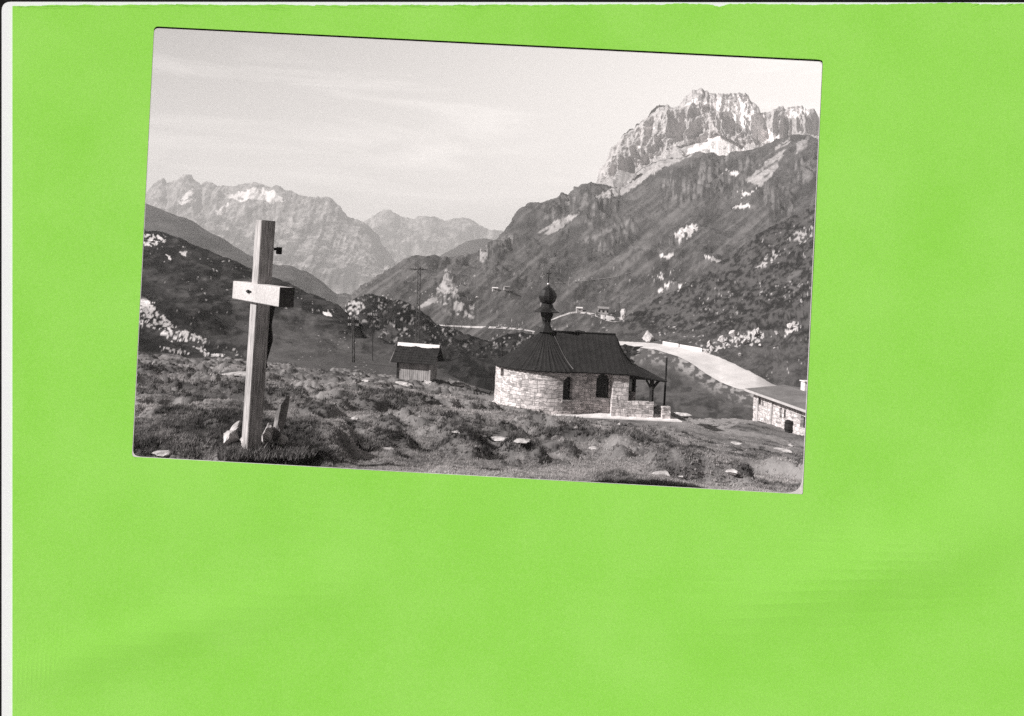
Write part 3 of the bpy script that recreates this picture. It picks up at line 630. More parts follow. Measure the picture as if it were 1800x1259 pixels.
# pale flat stones lying in the meadow
FL = [(415, 657, 46, 4, 'long thin pale slab in the grass left of the cross shaft'),
      (469, 646, 8, 6, 'small white stone close to the right side of the cross shaft'),
      (290, 797, 34, 8, 'pale flat stone at the left end of the foreground grass'),
      (672, 794, 48, 7, 'long pale slab in the near grass right of the cross'),
      (625, 738, 14, 8, 'pale tilted stone in the middle of the hummocky grass'),
      (645, 671, 16, 5, 'small flat white stone left of the wooden hut'),
      (709, 676, 40, 6, 'wide white slab in front of the wooden hut'),
      (808, 678, 16, 4, 'small pale slab right of the wooden hut'),
      (752, 673, 14, 8, 'rough grey boulder at the right corner of the wooden hut'),
      (806, 760, 22, 5, 'short white slab, leftmost in the grass below the chapel'),
      (845, 766, 20, 5, 'white slab, middle one of three in the grass below the chapel'),
      (879, 771, 34, 5, 'long white slab, rightmost of three in the grass below the chapel'),
      (918, 774, 28, 4, 'faint pale slab below the middle of the chapel'),
      (1013, 752, 8, 4, 'tiny pale stone below the chapel window'),
      (1089, 746, 8, 5, 'small round boulder before the chapel apron'),
      (1044, 789, 18, 4, 'pale slab in the grass below the chapel porch'),
      (1164, 832, 30, 6, 'pale flat patch of stone near the lower edge of the grass'),
      (1196, 838, 14, 4, 'small white slab beside the flat pale stone near the lower edge'),
      (1283, 829, 22, 7, 'bare pale stone above the grassy hollow at lower right'),
      (1390, 784, 14, 5, 'white stone in the grass below the stone house'),
      (1376, 793, 30, 4, 'long white slab in the grass below the stone house'),
      (1200, 728, 24, 4, 'pale slab on the path between chapel and stone house'),
      (1293, 780, 18, 3, 'faint pale slab in the smooth grass right of the chapel')]
for i, (px, py, w, h, lb) in enumerate(FL):
    o = groundrock(px, py, w, h, lb, 20+i, M_lime, 0, random.random()*.4, w*.9 if w < 18 else None, 'flat_stone', lift=-.02, group='pale stones in the meadow')
    if w >= 18: o.scale = (1, 1.3, 1)

# ------------------------------------------------------------------ boulders on the slopes
BR = [(1140, 598, 18, 13), (1288, 589, 14, 10), (1303, 594, 10, 8), (1268, 601, 13, 12), (1296, 604, 10, 8), (1310, 603, 12, 9), (1325, 590, 12, 14), (1331, 586, 9, 12), (1247, 606, 10, 10), (1250, 615, 7, 10),
      (1365, 587, 9, 8), (1389, 577, 12, 12), (1396, 570, 8, 7), (1241, 620, 6, 8), (1337, 607, 8, 5), (1362, 611, 6, 4), (1300, 623, 7, 5), (1315, 597, 7, 5), (1280, 607, 9, 5)]
for i, (px, py, w, h) in enumerate(BR):
    if i == 0: groundrock(px, py+4, w, h, 'large lone white boulder above the road behind the chapel roof', 60, None, .1, name='boulder', sheetn='near_hillside', cat='boulder')
    else: groundrock(px, py+3, w*.85, h*.8, 'white limestone boulder among scattered boulders above the curving road', 61+i, None, .2, random.random()*3, name='boulder', sheetn='near_hillside', group='white boulders above the road', cat='boulder')

# ------------------------------------------------------------------ chapel
chapel = empty('chapel', Vector((CH_C.x, CH_C.y, CH_Z)), 'small rubble stone chapel with dark shingle roof and onion turret on the meadow', 'chapel')
chapel.rotation_euler = (0, 0, CH_ANG)       # local x along the nave, local -y towards the camera
def cpath(ra, wn, e_end):
    """plan outline (local x, y) clockwise seen from above: back wall -> apse -> front wall"""
    t0 = math.asin(wn/ra); pts = [(e_end, wn)]
    for k in range(17): pts.append((e_end+(ra*math.cos(t0)-e_end)*(k+1)/18, wn))
    n = 90
    for k in range(n+1):
        t = t0+(2*math.pi-2*t0)*k/n; pts.append((ra*math.cos(t), ra*math.sin(t)))
    for k in range(34): pts.append((ra*math.cos(t0)+(e_end-ra*math.cos(t0))*(k+1)/34, -wn))
    return pts
WH = 3.05
def wallstrip(name, pts, h, holes, mat, parent, thick=.42, dz=.11, z0=0, arch=True):
    s = np.concatenate([[0], np.cumsum([math.dist(p, q) for p, q in zip(pts, pts[1:])])])
    tot = s[-1]; nu = int(tot/.1); us = np.linspace(0, tot, nu+1); nz = int(h/.1); zs = np.linspace(z0, h, nz+1)
    xs = np.interp(us, s, [p[0] for p in pts]); ys = np.interp(us, s, [p[1] for p in pts])
    bm = bmesh.new(); uvl = bm.loops.layers.uv.new('UVMap')
    j = lambda i, k: (fbm(np.array([us[i]*3.]), np.array([zs[k]*4.]), np.array([1.]), 3, 5)[0]-.5)*.05
    ctr = np.array([np.mean(xs), 0]); grid = []
    for i in range(nu+1):
        ta = np.array([xs[min(i+1, nu)]-xs[max(i-1, 0)], ys[min(i+1, nu)]-ys[max(i-1, 0)]]); ta /= np.linalg.norm(ta); nn = np.array([-ta[1], ta[0]])
        grid.append([bm.verts.new((xs[i]-nn[0]*j(i, k), ys[i]-nn[1]*j(i, k), zs[k])) for k in range(nz+1)])
    for i in range(nu):
        for k in range(nz):
            u = (us[i]+us[i+1])/2; z = (zs[k]+zs[k+1])/2; skip = False
            for (uc, hw, zb, zt) in holes:
                top_ = zt-(hw-math.sqrt(max(hw*hw-min(abs(u-uc), hw)**2, 0))) if arch else zt
                if abs(u-uc) < hw and zb < z < top_: skip = True
            if skip: continue
            f = bm.faces.new((grid[i][k], grid[i+1][k], grid[i+1][k+1], grid[i][k+1]))
            for l, (a_, b_) in zip(f.loops, ((i, k), (i+1, k), (i+1, k+1), (i, k+1))): l[uvl].uv = (us[a_], zs[b_])
    o = bm2(name, bm, mat, parent); md = o.modifiers.new('solid', 'SOLIDIFY'); md.thickness = thick; md.offset = 0
    return o, lambda x, y: float(us[np.argmin((xs-x)**2+(ys-y)**2)])
RA, WNV = 3.3, 1.9
pts = cpath(RA, WNV, 5.5)
su = np.concatenate([[0], np.cumsum([math.dist(p, q) for p, q in zip(pts, pts[1:])])])
def uof(x, y): return float(su[int(np.argmin([(p[0]-x)**2+(p[1]-y)**2 for p in pts]))])
w1 = (uof(1.22, -3.07), .38, 1.05, 2.65); w2 = (uof(3.95, -WNV), .42, 1.15, 2.85); w3 = (uof(-2.95, -1.45), .18, 2.2, 2.95)
wall, _ = wallstrip('wall', pts, WH, [w1, w2, w3], M_mason, chapel)
for (u, hw, zb, zt) in (w1, w2, w3):
    x = np.interp(u, su, [p[0] for p in pts]); y = np.interp(u, su, [p[1] for p in pts]); an = math.atan2(y, x) if x < 2.2 else -math.pi/2
    bm = bmesh.new(); box(bm, (0, 0, (zb+zt)/2), (.03, hw*2+.05, zt-zb+.05))
    for q in (-1, 0, 1): box(bm, (.02, q*hw*.6, (zb+zt)/2), (.03, .03, zt-zb))
    box(bm, (.02, 0, (zb+zt)/2+.1), (.035, hw*2, .03))
    o = bm2('window', bm, M_glass, chapel); o.location = (x-math.cos(an)*.14, y-math.sin(an)*.14, 0); o.rotation_euler = (0, 0, an)
    if hw > .3:
        bm = bmesh.new(); box(bm, (.08, 0, zb-.07), (.62, hw*2+.2, .15), None, .03); o = bm2('window_sill', bm, M_lime, chapel); o.location = (x-.14*math.cos(an), y-.14*math.sin(an), 0); o.rotation_euler = (0, 0, an)
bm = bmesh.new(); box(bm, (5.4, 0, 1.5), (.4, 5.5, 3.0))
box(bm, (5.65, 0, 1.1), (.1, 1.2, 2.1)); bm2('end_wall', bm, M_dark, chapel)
# porch: parapet, corner post with bracket, step opening, end pier
def slab(name, x0, x1, y0, y1, z0, z1, mat):
    bm = bmesh.new(); uvl = bm.loops.layers.uv.new('UVMap'); nx = max(2, int((x1-x0)/.12)); ny = max(2, int((y1-y0)/.12)); nz = max(2, int((z1-z0)/.12))
    bmesh.ops.create_cube(bm, size=1, matrix=Matrix.Translation(((x0+x1)/2, (y0+y1)/2, (z0+z1)/2)) @ Matrix.Diagonal((x1-x0, y1-y0, z1-z0, 1)))
    bmesh.ops.subdivide_edges(bm, edges=bm.edges[:], cuts=6, use_grid_fill=True)
    for v in bm.verts:
        c = np.array(v.co)*3.1
        v.co += Vector([(fbm(c[0:1]+k*9, c[1:2], c[2:3], 3, 70+k)[0]-.5)*.12 for k in range(3)])
    for f in bm.faces:
        for l in f.loops:
            c = l.vert.co; l[uvl].uv = (c.x+c.y, c.z) if abs(f.normal.z) < .7 else (c.x, c.y)
    return bm2(name, bm, mat, chapel)
slab('porch_wall', 5.62, 7.4, -3.0, -2.6, -.35, 1.15, M_mason)
slab('porch_wall', 7.02, 7.4, 2.7, 3.1, 0, 1.1, M_mason)
slab('porch_wall', 5.62, 7.0, 2.7, 3.1, 0, 1.1, M_mason)
slab('pier', 8.0, 8.6, -3.1, -2.5, -.45, .85, M_mason)
slab('step', 7.42, 7.98, -2.9, -1.2, -.35, .05, M_dkst)
slab('pier', 4.5, 5.6, -2.98, -1.8, -.2, 2.9, M_mason)
for sy in (-1, 1):
    bm = bmesh.new(); tube(bm, (7.25, sy*2.8, 1.0), (7.25, sy*2.8, 2.75), .17, .15, 8)
    tube(bm, (7.25, sy*2.8, 2.0), (7.72, sy*2.8, 2.62), .10, .10, 6); tube(bm, (7.25, sy*2.8, 2.0), (6.85, sy*2.8, 2.62), .08, .08, 6)
    bm2('porch_post', bm, M_dark, chapel)
bm = bmesh.new(); box(bm, (6.7, -2.8, 2.74), (2.4, .2, .2), None, .02); box(bm, (6.7, 2.8, 2.74), (2.4, .2, .2), None, .02); box(bm, (7.8, 0, 2.74), (.2, 5.4, .2), None, .02)
bm2('porch_beam', bm, M_dark, chapel)
bm = bmesh.new(); box(bm, (6.75, 0, -.1), (2.4, 5.9, .2)); bm2('porch_floor', bm, M_dkst, chapel)
# roofs
ZE = 3.02; HC = 2.75; RC = 3.72; HN = 2.45; WN = 3.28
def conez(r): t = r/RC; return ZE+HC*(1-t)-.22*math.sin(math.pi*t)*.9
bm = bmesh.new(); n = 192; rings = []
for k in range(25):
    r = RC*(k/24)+.02; ring = []
    for i in range(n):
        t = 2*math.pi*i/n; rib = .035 if (i % 3) == 0 else 0
        ring.append(bm.verts.new((r*math.cos(t), r*math.sin(t), conez(r)+rib*min(1, r)+.012*math.sin(i*7.7))))
    rings.append(ring)
for A_, B_ in zip(rings, rings[1:]):
    for i in range(n):
        m_ = (A_[i].co+B_[(i+1) % n].co)/2
        if m_.x > .5 and abs(m_.y) < 3.2 and conez(math.hypot(m_.x, m_.y)) < ZE+HN*(1-abs(m_.y)/WN)-.12: continue
        bm.faces.new((A_[i], B_[i], B_[(i+1) % n], A_[(i+1) % n]))
o = bm2('apse_roof', bm, M_shingle, chapel); md = o.modifiers.new('s', 'SOLIDIFY'); md.thickness = .10
tag(o, 'conical ribbed dark shingle roof over the round apse')
# nave roof: ridge (0.2..5.1), hipped porch end with flared eaves
eav = []; N1 = 60
for k in range(N1+1): eav.append((.1+(8.2-.1)*k/N1, -WN))
for k in range(1, 41): eav.append((8.2, -WN+2*WN*k/40))
for k in range(1, N1+1): eav.append((8.2-(8.2-.1)*k/N1, WN))
q_t = [0, .16, .365, .60, .80, 1]; h_t = [2.45, 1.30, .46, .12, -.10, -.34]
bm = bmesh.new(); rows = []
for k in range(33):
    t = k/32; row = []
    for i, (ex, ey) in enumerate(eav):
        rx = min(max(ex, .1), 5.1); w = sstep(0, 1, (ex-5.1)/3.1) if ex > 5.1 else 0.
        w = float(w); hreg = HN*(1-t)-.10*math.sin(math.pi*t); hfl = float(np.interp(t, q_t, h_t))
        z = hreg*(1-w)+hfl*w; rib = .018 if i % 3 == 0 and t > .01 else 0
        row.append(bm.verts.new((rx+(ex-rx)*t, ey*t, ZE+z+rib)))
    rows.append(row)
for A_, B_ in zip(rows, rows[1:]):
    for i in range(len(eav)-1): bm.faces.new((A_[i], B_[i], B_[i+1], A_[i+1]))
bmesh.ops.remove_doubles(bm, verts=bm.verts[:], dist=.001)
o = bm2('nave_roof', bm, M_shingle, chapel); md = o.modifiers.new('s', 'SOLIDIFY'); md.thickness = .10
tag(o, 'dark shingle nave roof with flared hip over the porch')
bm = bmesh.new(); tube(bm, (.3, 0, ZE+HN+.04), (5.1, 0, ZE+HN+.04), .07, .07, 8)
bm2('ridge_cap', bm, M_copper, chapel)
bm = bmesh.new(); prev = None
for k in range(15):
    e2 = .25+2.85*k/14; zz = ZE+HN*(1-e2/WN)-.10*math.sin(math.pi*e2/WN)
    lo, hi = 0., 4.
    for _ in range(40):
        m_ = (lo+hi)/2
        if conez(math.hypot(m_, e2)) > zz: lo = m_
        else: hi = m_
    p = Vector((lo, -e2, zz+.05))
    if prev is not None: tube(bm, prev, p, .03, .03, 6)
    prev = p
o = bm2('roof_flashing', bm, M_zinc, chapel)
# turret with onion
ZT = ZE+HC
k_ = 62/F
def up(py): return (579-py)*k_+ZT-.12
bm = bmesh.new(); lathe(bm, [(.62, up(584)), (.42, up(577)), (.30, up(571)), (.27, up(566)), (.36, up(563))], 8, rot=.3); bm2('turret_base', bm, M_copper, chapel, False)
bm = bmesh.new()
for i in range(8):
    t = 2*math.pi*i/8+.2; tube(bm, (.22*math.cos(t), .22*math.sin(t), up(574)), (.36*math.cos(t), .36*math.sin(t), up(556)), .035, .035, 5)
lathe(bm, [(.34, up(563)), (.46, up(556)), (.50, up(551)), (.50, up(549))], 8, rot=.3); bm2('lantern', bm, M_dark, chapel)
bm = bmesh.new(); lathe(bm, [(1.0, up(549.2)), (1.02, up(548)), (.74, up(545)), (.52, up(541)), (.44, up(537)), (.38, up(534))], 8, rot=.15); bm2('turret_skirt', bm, M_copper, chapel)
bm = bmesh.new(); lathe(bm, [(.36, up(534.5)), (.5, up(532)), (.6, up(528.5)), (.655, up(524)), (.665, up(520.5)), (.62, up(515.5)), (.5, up(510.5)), (.32, up(506.5)), (.16, up(504)), (.08, up(502.5))], 12)
bm2('onion_dome', bm, M_copper, chapel, False)
bm = bmesh.new(); bmesh.ops.create_uvsphere(bm, u_segments=16, v_segments=10, radius=.125, matrix=Matrix.Translation((0, 0, up(500.5)))); bm2('ball', bm, flat_mat('pale_metal_ball', .45, .3, .6), chapel, True)
bm = bmesh.new(); tube(bm, (0, 0, up(499)), (0, 0, up(475)), .04, .03, 8); box(bm, (0, 0, up(481.5)), (.36, .05, .06)); bm2('spire_cross', bm, M_iron, chapel)
# pale apron round the foot
bm = bmesh.new(); inn = cpath(3.25, 1.85, 8.8); out_ = cpath(3.85, 3.5, 9.3); lo_ = cpath(3.95, 3.6, 9.4)
def vs(ps, z): return [bm.verts.new((x, y, z+.02*math.sin(x*5+y*3))) for x, y in ps]
a1, a2, a3 = vs(inn, .13), vs(out_, .02), vs(lo_, -.3)
for A_, B_ in ((a1, a2), (a2, a3)):
    for i in range(len(inn)-1): bm.faces.new((A_[i], A_[i+1], B_[i+1], B_[i]))
bm2('stone_apron', bm, stone_mat('pale_apron_stone', .62, .86, 3), chapel)

# ------------------------------------------------------------------ wooden hut
hp = hit('meadow', 733, 667); hs = hp.y/F
hut = empty('wooden_hut', hp, 'small weathered board hut with snow along its roof ridge, left of the chapel', 'hut')
HW, HD, HH = 58*hs, 2.7, 2.55; hut.rotation_euler = (0, 0, R(-12)); hut.location.z += .35
def boards(bm, x0, x1, y, z0, z1, ax='x', w=.2, top=None):
    n = int((x1-x0)/w)
    for i in range(n):
        a_ = x0+(x1-x0)*i/n; b_ = x0+(x1-x0)*(i+1)/n-.015; m_ = (a_+b_)/2; zt = z1 if top is None else top(m_)
        dz = random.uniform(-.06, .04); th_ = .04+random.random()*.03
        if ax == 'x': box(bm, (m_, y, (z0+dz+zt)/2), (b_-a_, th_, zt-z0-dz))
        else: box(bm, (y, m_, (z0+dz+zt)/2), (th_, b_-a_, zt-z0-dz))
bm = bmesh.new(); boards(bm, -HW/2, HW/2, -HD/2, -.25, 1.85); bm2('front_wall', bm, M_board, hut)
gab = lambda y: 1.6+.95*(1-abs(y)/(HD/2+.3))
bm = bmesh.new(); boards(bm, -HD/2, HD/2, -HW/2-.02, -.25, 0, 'y', .2, gab); bm2('gable_wall', bm, M_board, hut)
bm = bmesh.new(); boards(bm, -HD/2, HD/2, HW/2+.02, -.25, 0, 'y', .2, gab); bm2('gable_wall', bm, M_board, hut)
bm = bmesh.new(); boards(bm, -HW/2, HW/2, HD/2, -.25, 1.85); bm2('back_wall', bm, M_board, hut)
for sx in (-1, 1):
    bm = bmesh.new(); box(bm, (sx*HW/2, -HD/2-.05, .8), (.16, .12, 2.0)); bm2('corner_post', bm, M_dark if sx < 0 else M_board, hut)
RW = HW+1.25
bm = bmesh.new()
for sy in (-1, 1):
    for r_ in range(7):
        for c_ in range(16):
            t0, t1 = r_/7, (r_+1)/7+.03; x0 = -RW/2+RW*c_/16; x1 = x0+RW/16-.015
            y0, y1 = sy*t0*(HD/2+.55), sy*t1*(HD/2+.55); z0_, z1_ = 3.1-t0*1.62+random.uniform(0, .05), 3.1-t1*1.62+.05+random.uniform(0, .04)
            vs_ = [bm.verts.new(q) for q in ((x0, y0, z0_), (x1, y0, z0_), (x1, y1, z1_), (x0, y1, z1_))]; bm.faces.new(vs_ if sy > 0 else vs_[::-1])
o = bm2('roof', bm, M_shingle, hut); o.modifiers.new('s', 'SOLIDIFY').thickness = .06
bm = bmesh.new(); nx = 40
top_v = []
for i in range(nx+1):
    x = -RW/2+.1+(RW-.2)*i/nx; e = .12+.2*fbm(np.array([x*2.]), np.array([.5]), np.array([0.]), 3, 4)[0]
    if .42 < i/nx < .46: e *= .6
    top_v.append([bm.verts.new((x, yy*e, 3.1-abs(yy)*e*.86+.16*(1-yy*yy)+.05)) for yy in (-1.35, -.9, -.4, 0, .4, .9, 1.35)])
for A_, B_ in zip(top_v, top_v[1:]):
    for i in range(6): bm.faces.new((A_[i], B_[i], B_[i+1], A_[i+1]))
o = bm2('ridge_snow', bm, M_snow, hut, True); tag(o, 'white strip of snow along the ridge')
bm = bmesh.new(); box(bm, (-RW/2-.02, -.95, 2.28), (.06, 2.1, .16), Matrix.Translation((0, 0, 0)))
for v in bm.verts: v.co.z += -(abs(v.co.y)-.95)*.80
bm2('barge_board', bm, M_board, hut)

# ------------------------------------------------------------------ masts and poles
def mast(px0, py0, px1, py1, d, label, group, arms, rr, lattice):
    b = V(px0, py0, d); t = V(px1, py1, d)-b
    e = empty('utility_pole', b, label, 'pole', group); L = t.length; ax = t.normalized()
    bm = bmesh.new()
    if lattice:
        for sx, sy in ((-1, -1), (1, -1), (1, 1), (-1, 1)): tube(bm, (sx*rr, sy*rr, -3), Vector((sx*rr*.7, sy*rr*.7, 0))+t, .055, .05, 4)
        nseg = int(L/.9)
        for i in range(nseg):
            z0_, z1_ = L*i/nseg, L*(i+1)/nseg; s_ = 1 if i % 2 else -1
            for y_ in (-rr, rr): tube(bm, Vector((s_*rr*.9, y_*.9, 0))+ax*z0_, Vector((-s_*rr*.9, y_*.9, 0))+ax*z1_, .035, .035, 4)
            for x_ in (-rr, rr): tube(bm, Vector((x_*.9, s_*rr*.9, 0))+ax*z0_, Vector((x_*.9, -s_*rr*.9, 0))+ax*z1_, .035, .035, 4)
        bm2('mast', bm, M_mast, e)
    else:
        tube(bm, -ax*2, t, rr, rr*.7, 8); bm2('mast', bm, M_dark, e)
    for (py, hw) in arms:
        p = V(px0+(px1-px0)*(py-py0)/(py1-py0), py, d)-b; w = hw*d/F
        bm = bmesh.new(); box(bm, p, (w*2, .12, .12)); arm = bm2('crossarm', bm, M_iron, e)
        n = max(2, int(hw/3))
        for q in range(n*2):
            x = -w+2*w*(q+.5)/(n*2); bm = bmesh.new(); lathe(bm, [(.05, .06), (.12, .16), (.07, .24), (.12, .32), (.05, .42)], 8, p+Vector((x, 0, 0))); bm2('insulator', bm, M_porc, arm)
    return e
mast(733, 640, 737, 468, 150, 'tall lattice utility pole with insulator arm rising behind the wooden hut', 'utility poles across the valley', [(474, 15)], .30, True)
mast(622, 656, 621, 558, 118, 'shorter utility pole with two insulator arms, left of the wooden hut', 'utility poles across the valley', [(563, 10), (574, 10)], .16, True)
mast(655, 657, 655, 548, 125, 'thin faint pole with small arm, between the short pole and the hut', 'utility poles across the valley', [(556, 9)], .07, False)
mast(1166, 742, 1172, 629, 65, 'thin dark pole without arms beside the chapel porch', 'poles near the chapel', [], .10, False)
mast(882, 650, 882, 600, 90, 'short thin post showing above the left end of the chapel roof', 'poles near the chapel', [], .10, False)

# ------------------------------------------------------------------ stone house on the right edge
hd = 80; hc = V(1326, 739, 80); hr = V(1413, 777, 70.5); ux = (hr-hc); ux.z = 0; L0 = ux.length; ux.normalize()
house = empty('stone_house', Vector((hc.x, hc.y, min(hc.z, hr.z))), 'low pale rubble stone house with flat sloping roof at the right edge', 'house')
house.rotation_euler = (0, 0, math.atan2(ux.y, ux.x))     # local x runs towards the camera, local +y to the right (away from lit wall is +/-)
sgn = 1 if Vector((-ux.y, ux.x)).x > 0 else -1
Lh = L0*1.9; Dh = 6.2*sgn; zt = (V(1326, 689, 80).z-house.location.z)
def hwall(name, ax, ay, bx, by, h, holes):
    bm = bmesh.new(); uvl = bm.loops.layers.uv.new('UVMap'); L = math.dist((ax, ay), (bx, by)); nu, nz = int(L/.14), int((h+1)/.14); gr = []
    nx_, ny_ = -(by-ay)/L, (bx-ax)/L
    for i in range(nu+1):
        t = i/nu; j_ = [(rid(np.array([t*L*1.6]), np.array([k*.3]), np.array([ax+ay]), 3, 33)[0]-.5)*.16 for k in range(nz+1)]
        gr.append([bm.verts.new((ax+(bx-ax)*t+nx_*j_[k], ay+(by-ay)*t+ny_*j_[k], -1+(h+1)*k/nz)) for k in range(nz+1)])
    for i in range(nu):
        for k in range(nz):
            u = L*(i+.5)/nu; z = -1+(h+1)*(k+.5)/nz
            if any(abs(u-c) < hw and z0 < z < z1 for c, hw, z0, z1 in holes): continue
            f = bm.faces.new((gr[i][k], gr[i+1][k], gr[i+1][k+1], gr[i][k+1]))
            for l, (a_, b_) in zip(f.loops, ((i, k), (i+1, k), (i+1, k+1), (i, k+1))): l[uvl].uv = (L*a_/nu, (h+1)*b_/nz)
    o = bm2(name, bm, M_mason2, house); m = o.modifiers.new('s', 'SOLIDIFY'); m.thickness = .4; m.offset = 0; return o
WINS = [(1.35, .22, zt-1.0, zt-.35), (1.9, .16, zt-1.0, zt-.35), (5.6, .2, zt-1.45, zt-.5), (6.3, .2, zt-1.45, zt-.5), (9.6, .5, zt-1.6, zt-.5)]
hwall('front_wall', 0, 0, Lh, 0, zt, WINS); hwall('gable_wall', 0, 0, 0, Dh, zt+.1, []); hwall('gable_wall', Lh, 0, Lh, Dh, zt+.1, []); hwall('back_wall', 0, Dh, Lh, Dh, zt, [])
for c, hw, z0, z1 in WINS:
    bm = bmesh.new(); box(bm, (c, .12*sgn, (z0+z1)/2), (hw*2+.1, .04, z1-z0+.1)); box(bm, (c, .09*sgn, (z0+z1)/2), (.05, .04, z1-z0)); bm2('window', bm, M_glass, house)
bm = bmesh.new(); nxr, nyr = 50, 16; gr = []
for i in range(nxr+1):
    for_ = []
    for k in range(nyr+1):
        x = -.7+(Lh+1.2)*i/nxr; y = (-.75+(abs(Dh)+1.5)*k/nyr)*sgn; t = k/nyr
        for_.append(bm.verts.new((x, y, zt+.12+.5*(1-abs(2*t-1))+.06*(fbm(np.array([x*.5]), np.array([y*.5]), np.array([0.]), 3, 8)[0]-.5))))
    gr.append(for_)
for A_, B_ in zip(gr, gr[1:]):
    for k in range(nyr): bm.faces.new((A_[k], B_[k], B_[k+1], A_[k+1]))
o = bm2('roof', bm, stone_mat('grey_roofing', .12, .22, .9, .3), house); bmesh_n = o.modifiers.new('s', 'SOLIDIFY'); bmesh_n.thickness = .12; bmesh_n.offset = 0
bm = bmesh.new(); box(bm, (Lh/2-.1, -.80*sgn, zt+.08), (Lh+1.2, .08, .2)); bm2('eave_board', bm, wood_mat('pale_eave_board', .35, .6), house)
bm = bmesh.new(); box(bm, (2.6, 3.6*sgn, zt+.95), (.75, .75, 1.0), None, .03); ch = bm2('chimney', bm, M_white, house)
bm = bmesh.new(); box(bm, (2.6, 3.6*sgn, zt+1.5), (.95, .95, .1), None, .02); bm2('chimney_cap', bm, M_white, ch)
for x in (1.1, 3.9):
    bm = bmesh.new(); tube(bm, (x, -.25*sgn, -1), (x, -.25*sgn, zt-.05), .14, .1, 8); bm2('buttress', bm, M_lime, house)
bp = hit('meadow', 1384, 758); bp.y -= .3
bm = bmesh.new(); lathe(bm, [(.30, 0), (.36, .3), (.38, .5), (.36, .7), (.31, .95), (.25, .95), (.25, .88)], 20); o = bm2('barrel', bm, M_dark, None); o.location = bp; tag(o, 'dark wooden barrel standing before the pale stone house wall', 'barrel')
for z in (.2, .75):
    bm = bmesh.new(); lathe(bm, [(.365, z), (.385, z), (.385, z+.05), (.365, z+.05)], 20); bm2('hoop', bm, M_iron, o)

# ------------------------------------------------------------------ road guard wall, far roads, far buildings
wl = empty('guard_wall', hit('near_hillside', 1180, 610), 'long low white wall along the far edge of the road', 'wall')
def wallseg(pxs, h, cap):
    bm = bmesh.new(); base = Vector(wl.location); pr_ = None
    for px, py in pxs:
        d = float(np.interp(px, [p[0] for p in RD_T], [p[1] for p in RD_T]))-.6; p = V(px, py, d)-base
        q = [bm.verts.new(p+Vector((0, y, z))) for y, z in ((-.25, -.5), (-.25, h), (.25, h+.04), (.25, -.5))]
        if pr_:
            for i in range(4): bm.faces.new((pr_[i], q[i], q[(i+1) % 4], pr_[(i+1) % 4]))
        else: bm.faces.new(q[::-1])
        pr_ = q
    bm.faces.new(pr_); return bm2('wall_section', bm, M_white, wl)
wallseg([(1165, 607), (1175, 609), (1192, 612)], .75, 0); wallseg([(1195, 612), (1212, 615), (1233, 619)], .62, 0)
def ribbon(name, pts, w, sh, mat, off=.35):
    bm = bmesh.new(); pr_ = None; xs = [p[0] for p in pts]; ys = [p[1] for p in pts]
    for px in np.arange(xs[0], xs[-1]+.1, 2.):
        py = np.interp(px, xs, ys); ww = np.interp(px, xs, w) if hasattr(w, '__len__') else w
        a_ = hit(sh, px, py-ww/2); b_ = hit(sh, px, py+ww/2); k = .9984
        q = (bm.verts.new(a_*k), bm.verts.new(b_*k))
        if pr_: bm.faces.new((pr_[0], pr_[1], q[1], q[0]))
        pr_ = q
    bmesh.ops.recalc_face_normals(bm, faces=bm.faces[:])
    return tag(bm2(name, bm, mat), kind='structure')
ribbon('road', [(760, 571), (790, 573), (830, 575), (880, 576), (915, 579), (940, 583)], [1.5, 2.5, 3, 4, 3, 1.5], 'hillside', M_road)
ribbon('road', [(968, 563), (985, 556), (1003, 550), (1018, 549), (1035, 551), (1051, 555), (1065, 559), (1080, 562), (1101, 561)], [2, 3, 3, 3, 3.5, 5, 10, 9, 4], 'hillside', M_road)
M_path = stone_mat('path_gravel', .12, .2)
ribbon('footpath', [(975, 497), (1000, 496), (1040, 492), (1075, 488), (1120, 476)], 1.0, 'hillside', M_path)
def farhouse(px, py, w, h, label, roofmat, rz=.1, win=2):
    p = hit('hillside', px, py); s = p.y/F; W_, H_ = w*s, h*s
    e = empty('stone_hut', p*.997, label, 'hut'); e.rotation_euler = (0, 0, rz)
    bm = bmesh.new(); box(bm, (0, 0, H_*.25), (W_, W_*.8, H_*1.1))
    bm2('wall', bm, M_mason_plain, e)
    bm = bmesh.new(); z = H_*.8
    for sy in (-1, 1):
        v_ = [bm.verts.new(q) for q in ((-W_*.56, 0, z+H_*.32), (W_*.56, 0, z+H_*.32), (W_*.56, sy*W_*.5, z-.05), (-W_*.56, sy*W_*.5, z-.05))]; bm.faces.new(v_)
    o = bm2('roof', bm, roofmat, e); o.modifiers.new('s', 'SOLIDIFY').thickness = .2
    for i in range(win):
        bm = bmesh.new(); box(bm, ((i-(win-1)/2)*W_*.4, -W_*.41, H_*.4), (W_*.18, .1, H_*.35)); bm2('window', bm, M_glass, e)
M_mason_plain = stone_mat('far_wall_stone', .25, .5, .5)
farhouse(1060, 551, 18, 10, 'small grey hut with dark windows beside the far road', M_dkst, -.1, 3)
farhouse(1018, 547, 10, 6, 'tiny white hut above the far road, nearest the onion dome', M_white, .1, 1)
farhouse(870, 511, 9, 5, 'tiny pale hut on the far slope, left one of two', M_white, .2, 1)
farhouse(890, 509, 9, 5, 'tiny pale hut with grey roof on the far slope, right one of two', M_dkst, .2, 1)
p = hit('hillside', 1095, 560); s_ = p.y/F
rock('rock_pillar', p*.99+Vector((0, 0, 9*s_)), (5*s_, 5*s_, 13*s_), 'pale upright rock pillar at the end of the far road', 'rock', M_lime, 41, 0, None, .1)
p = hit('hillside', 838, 524)
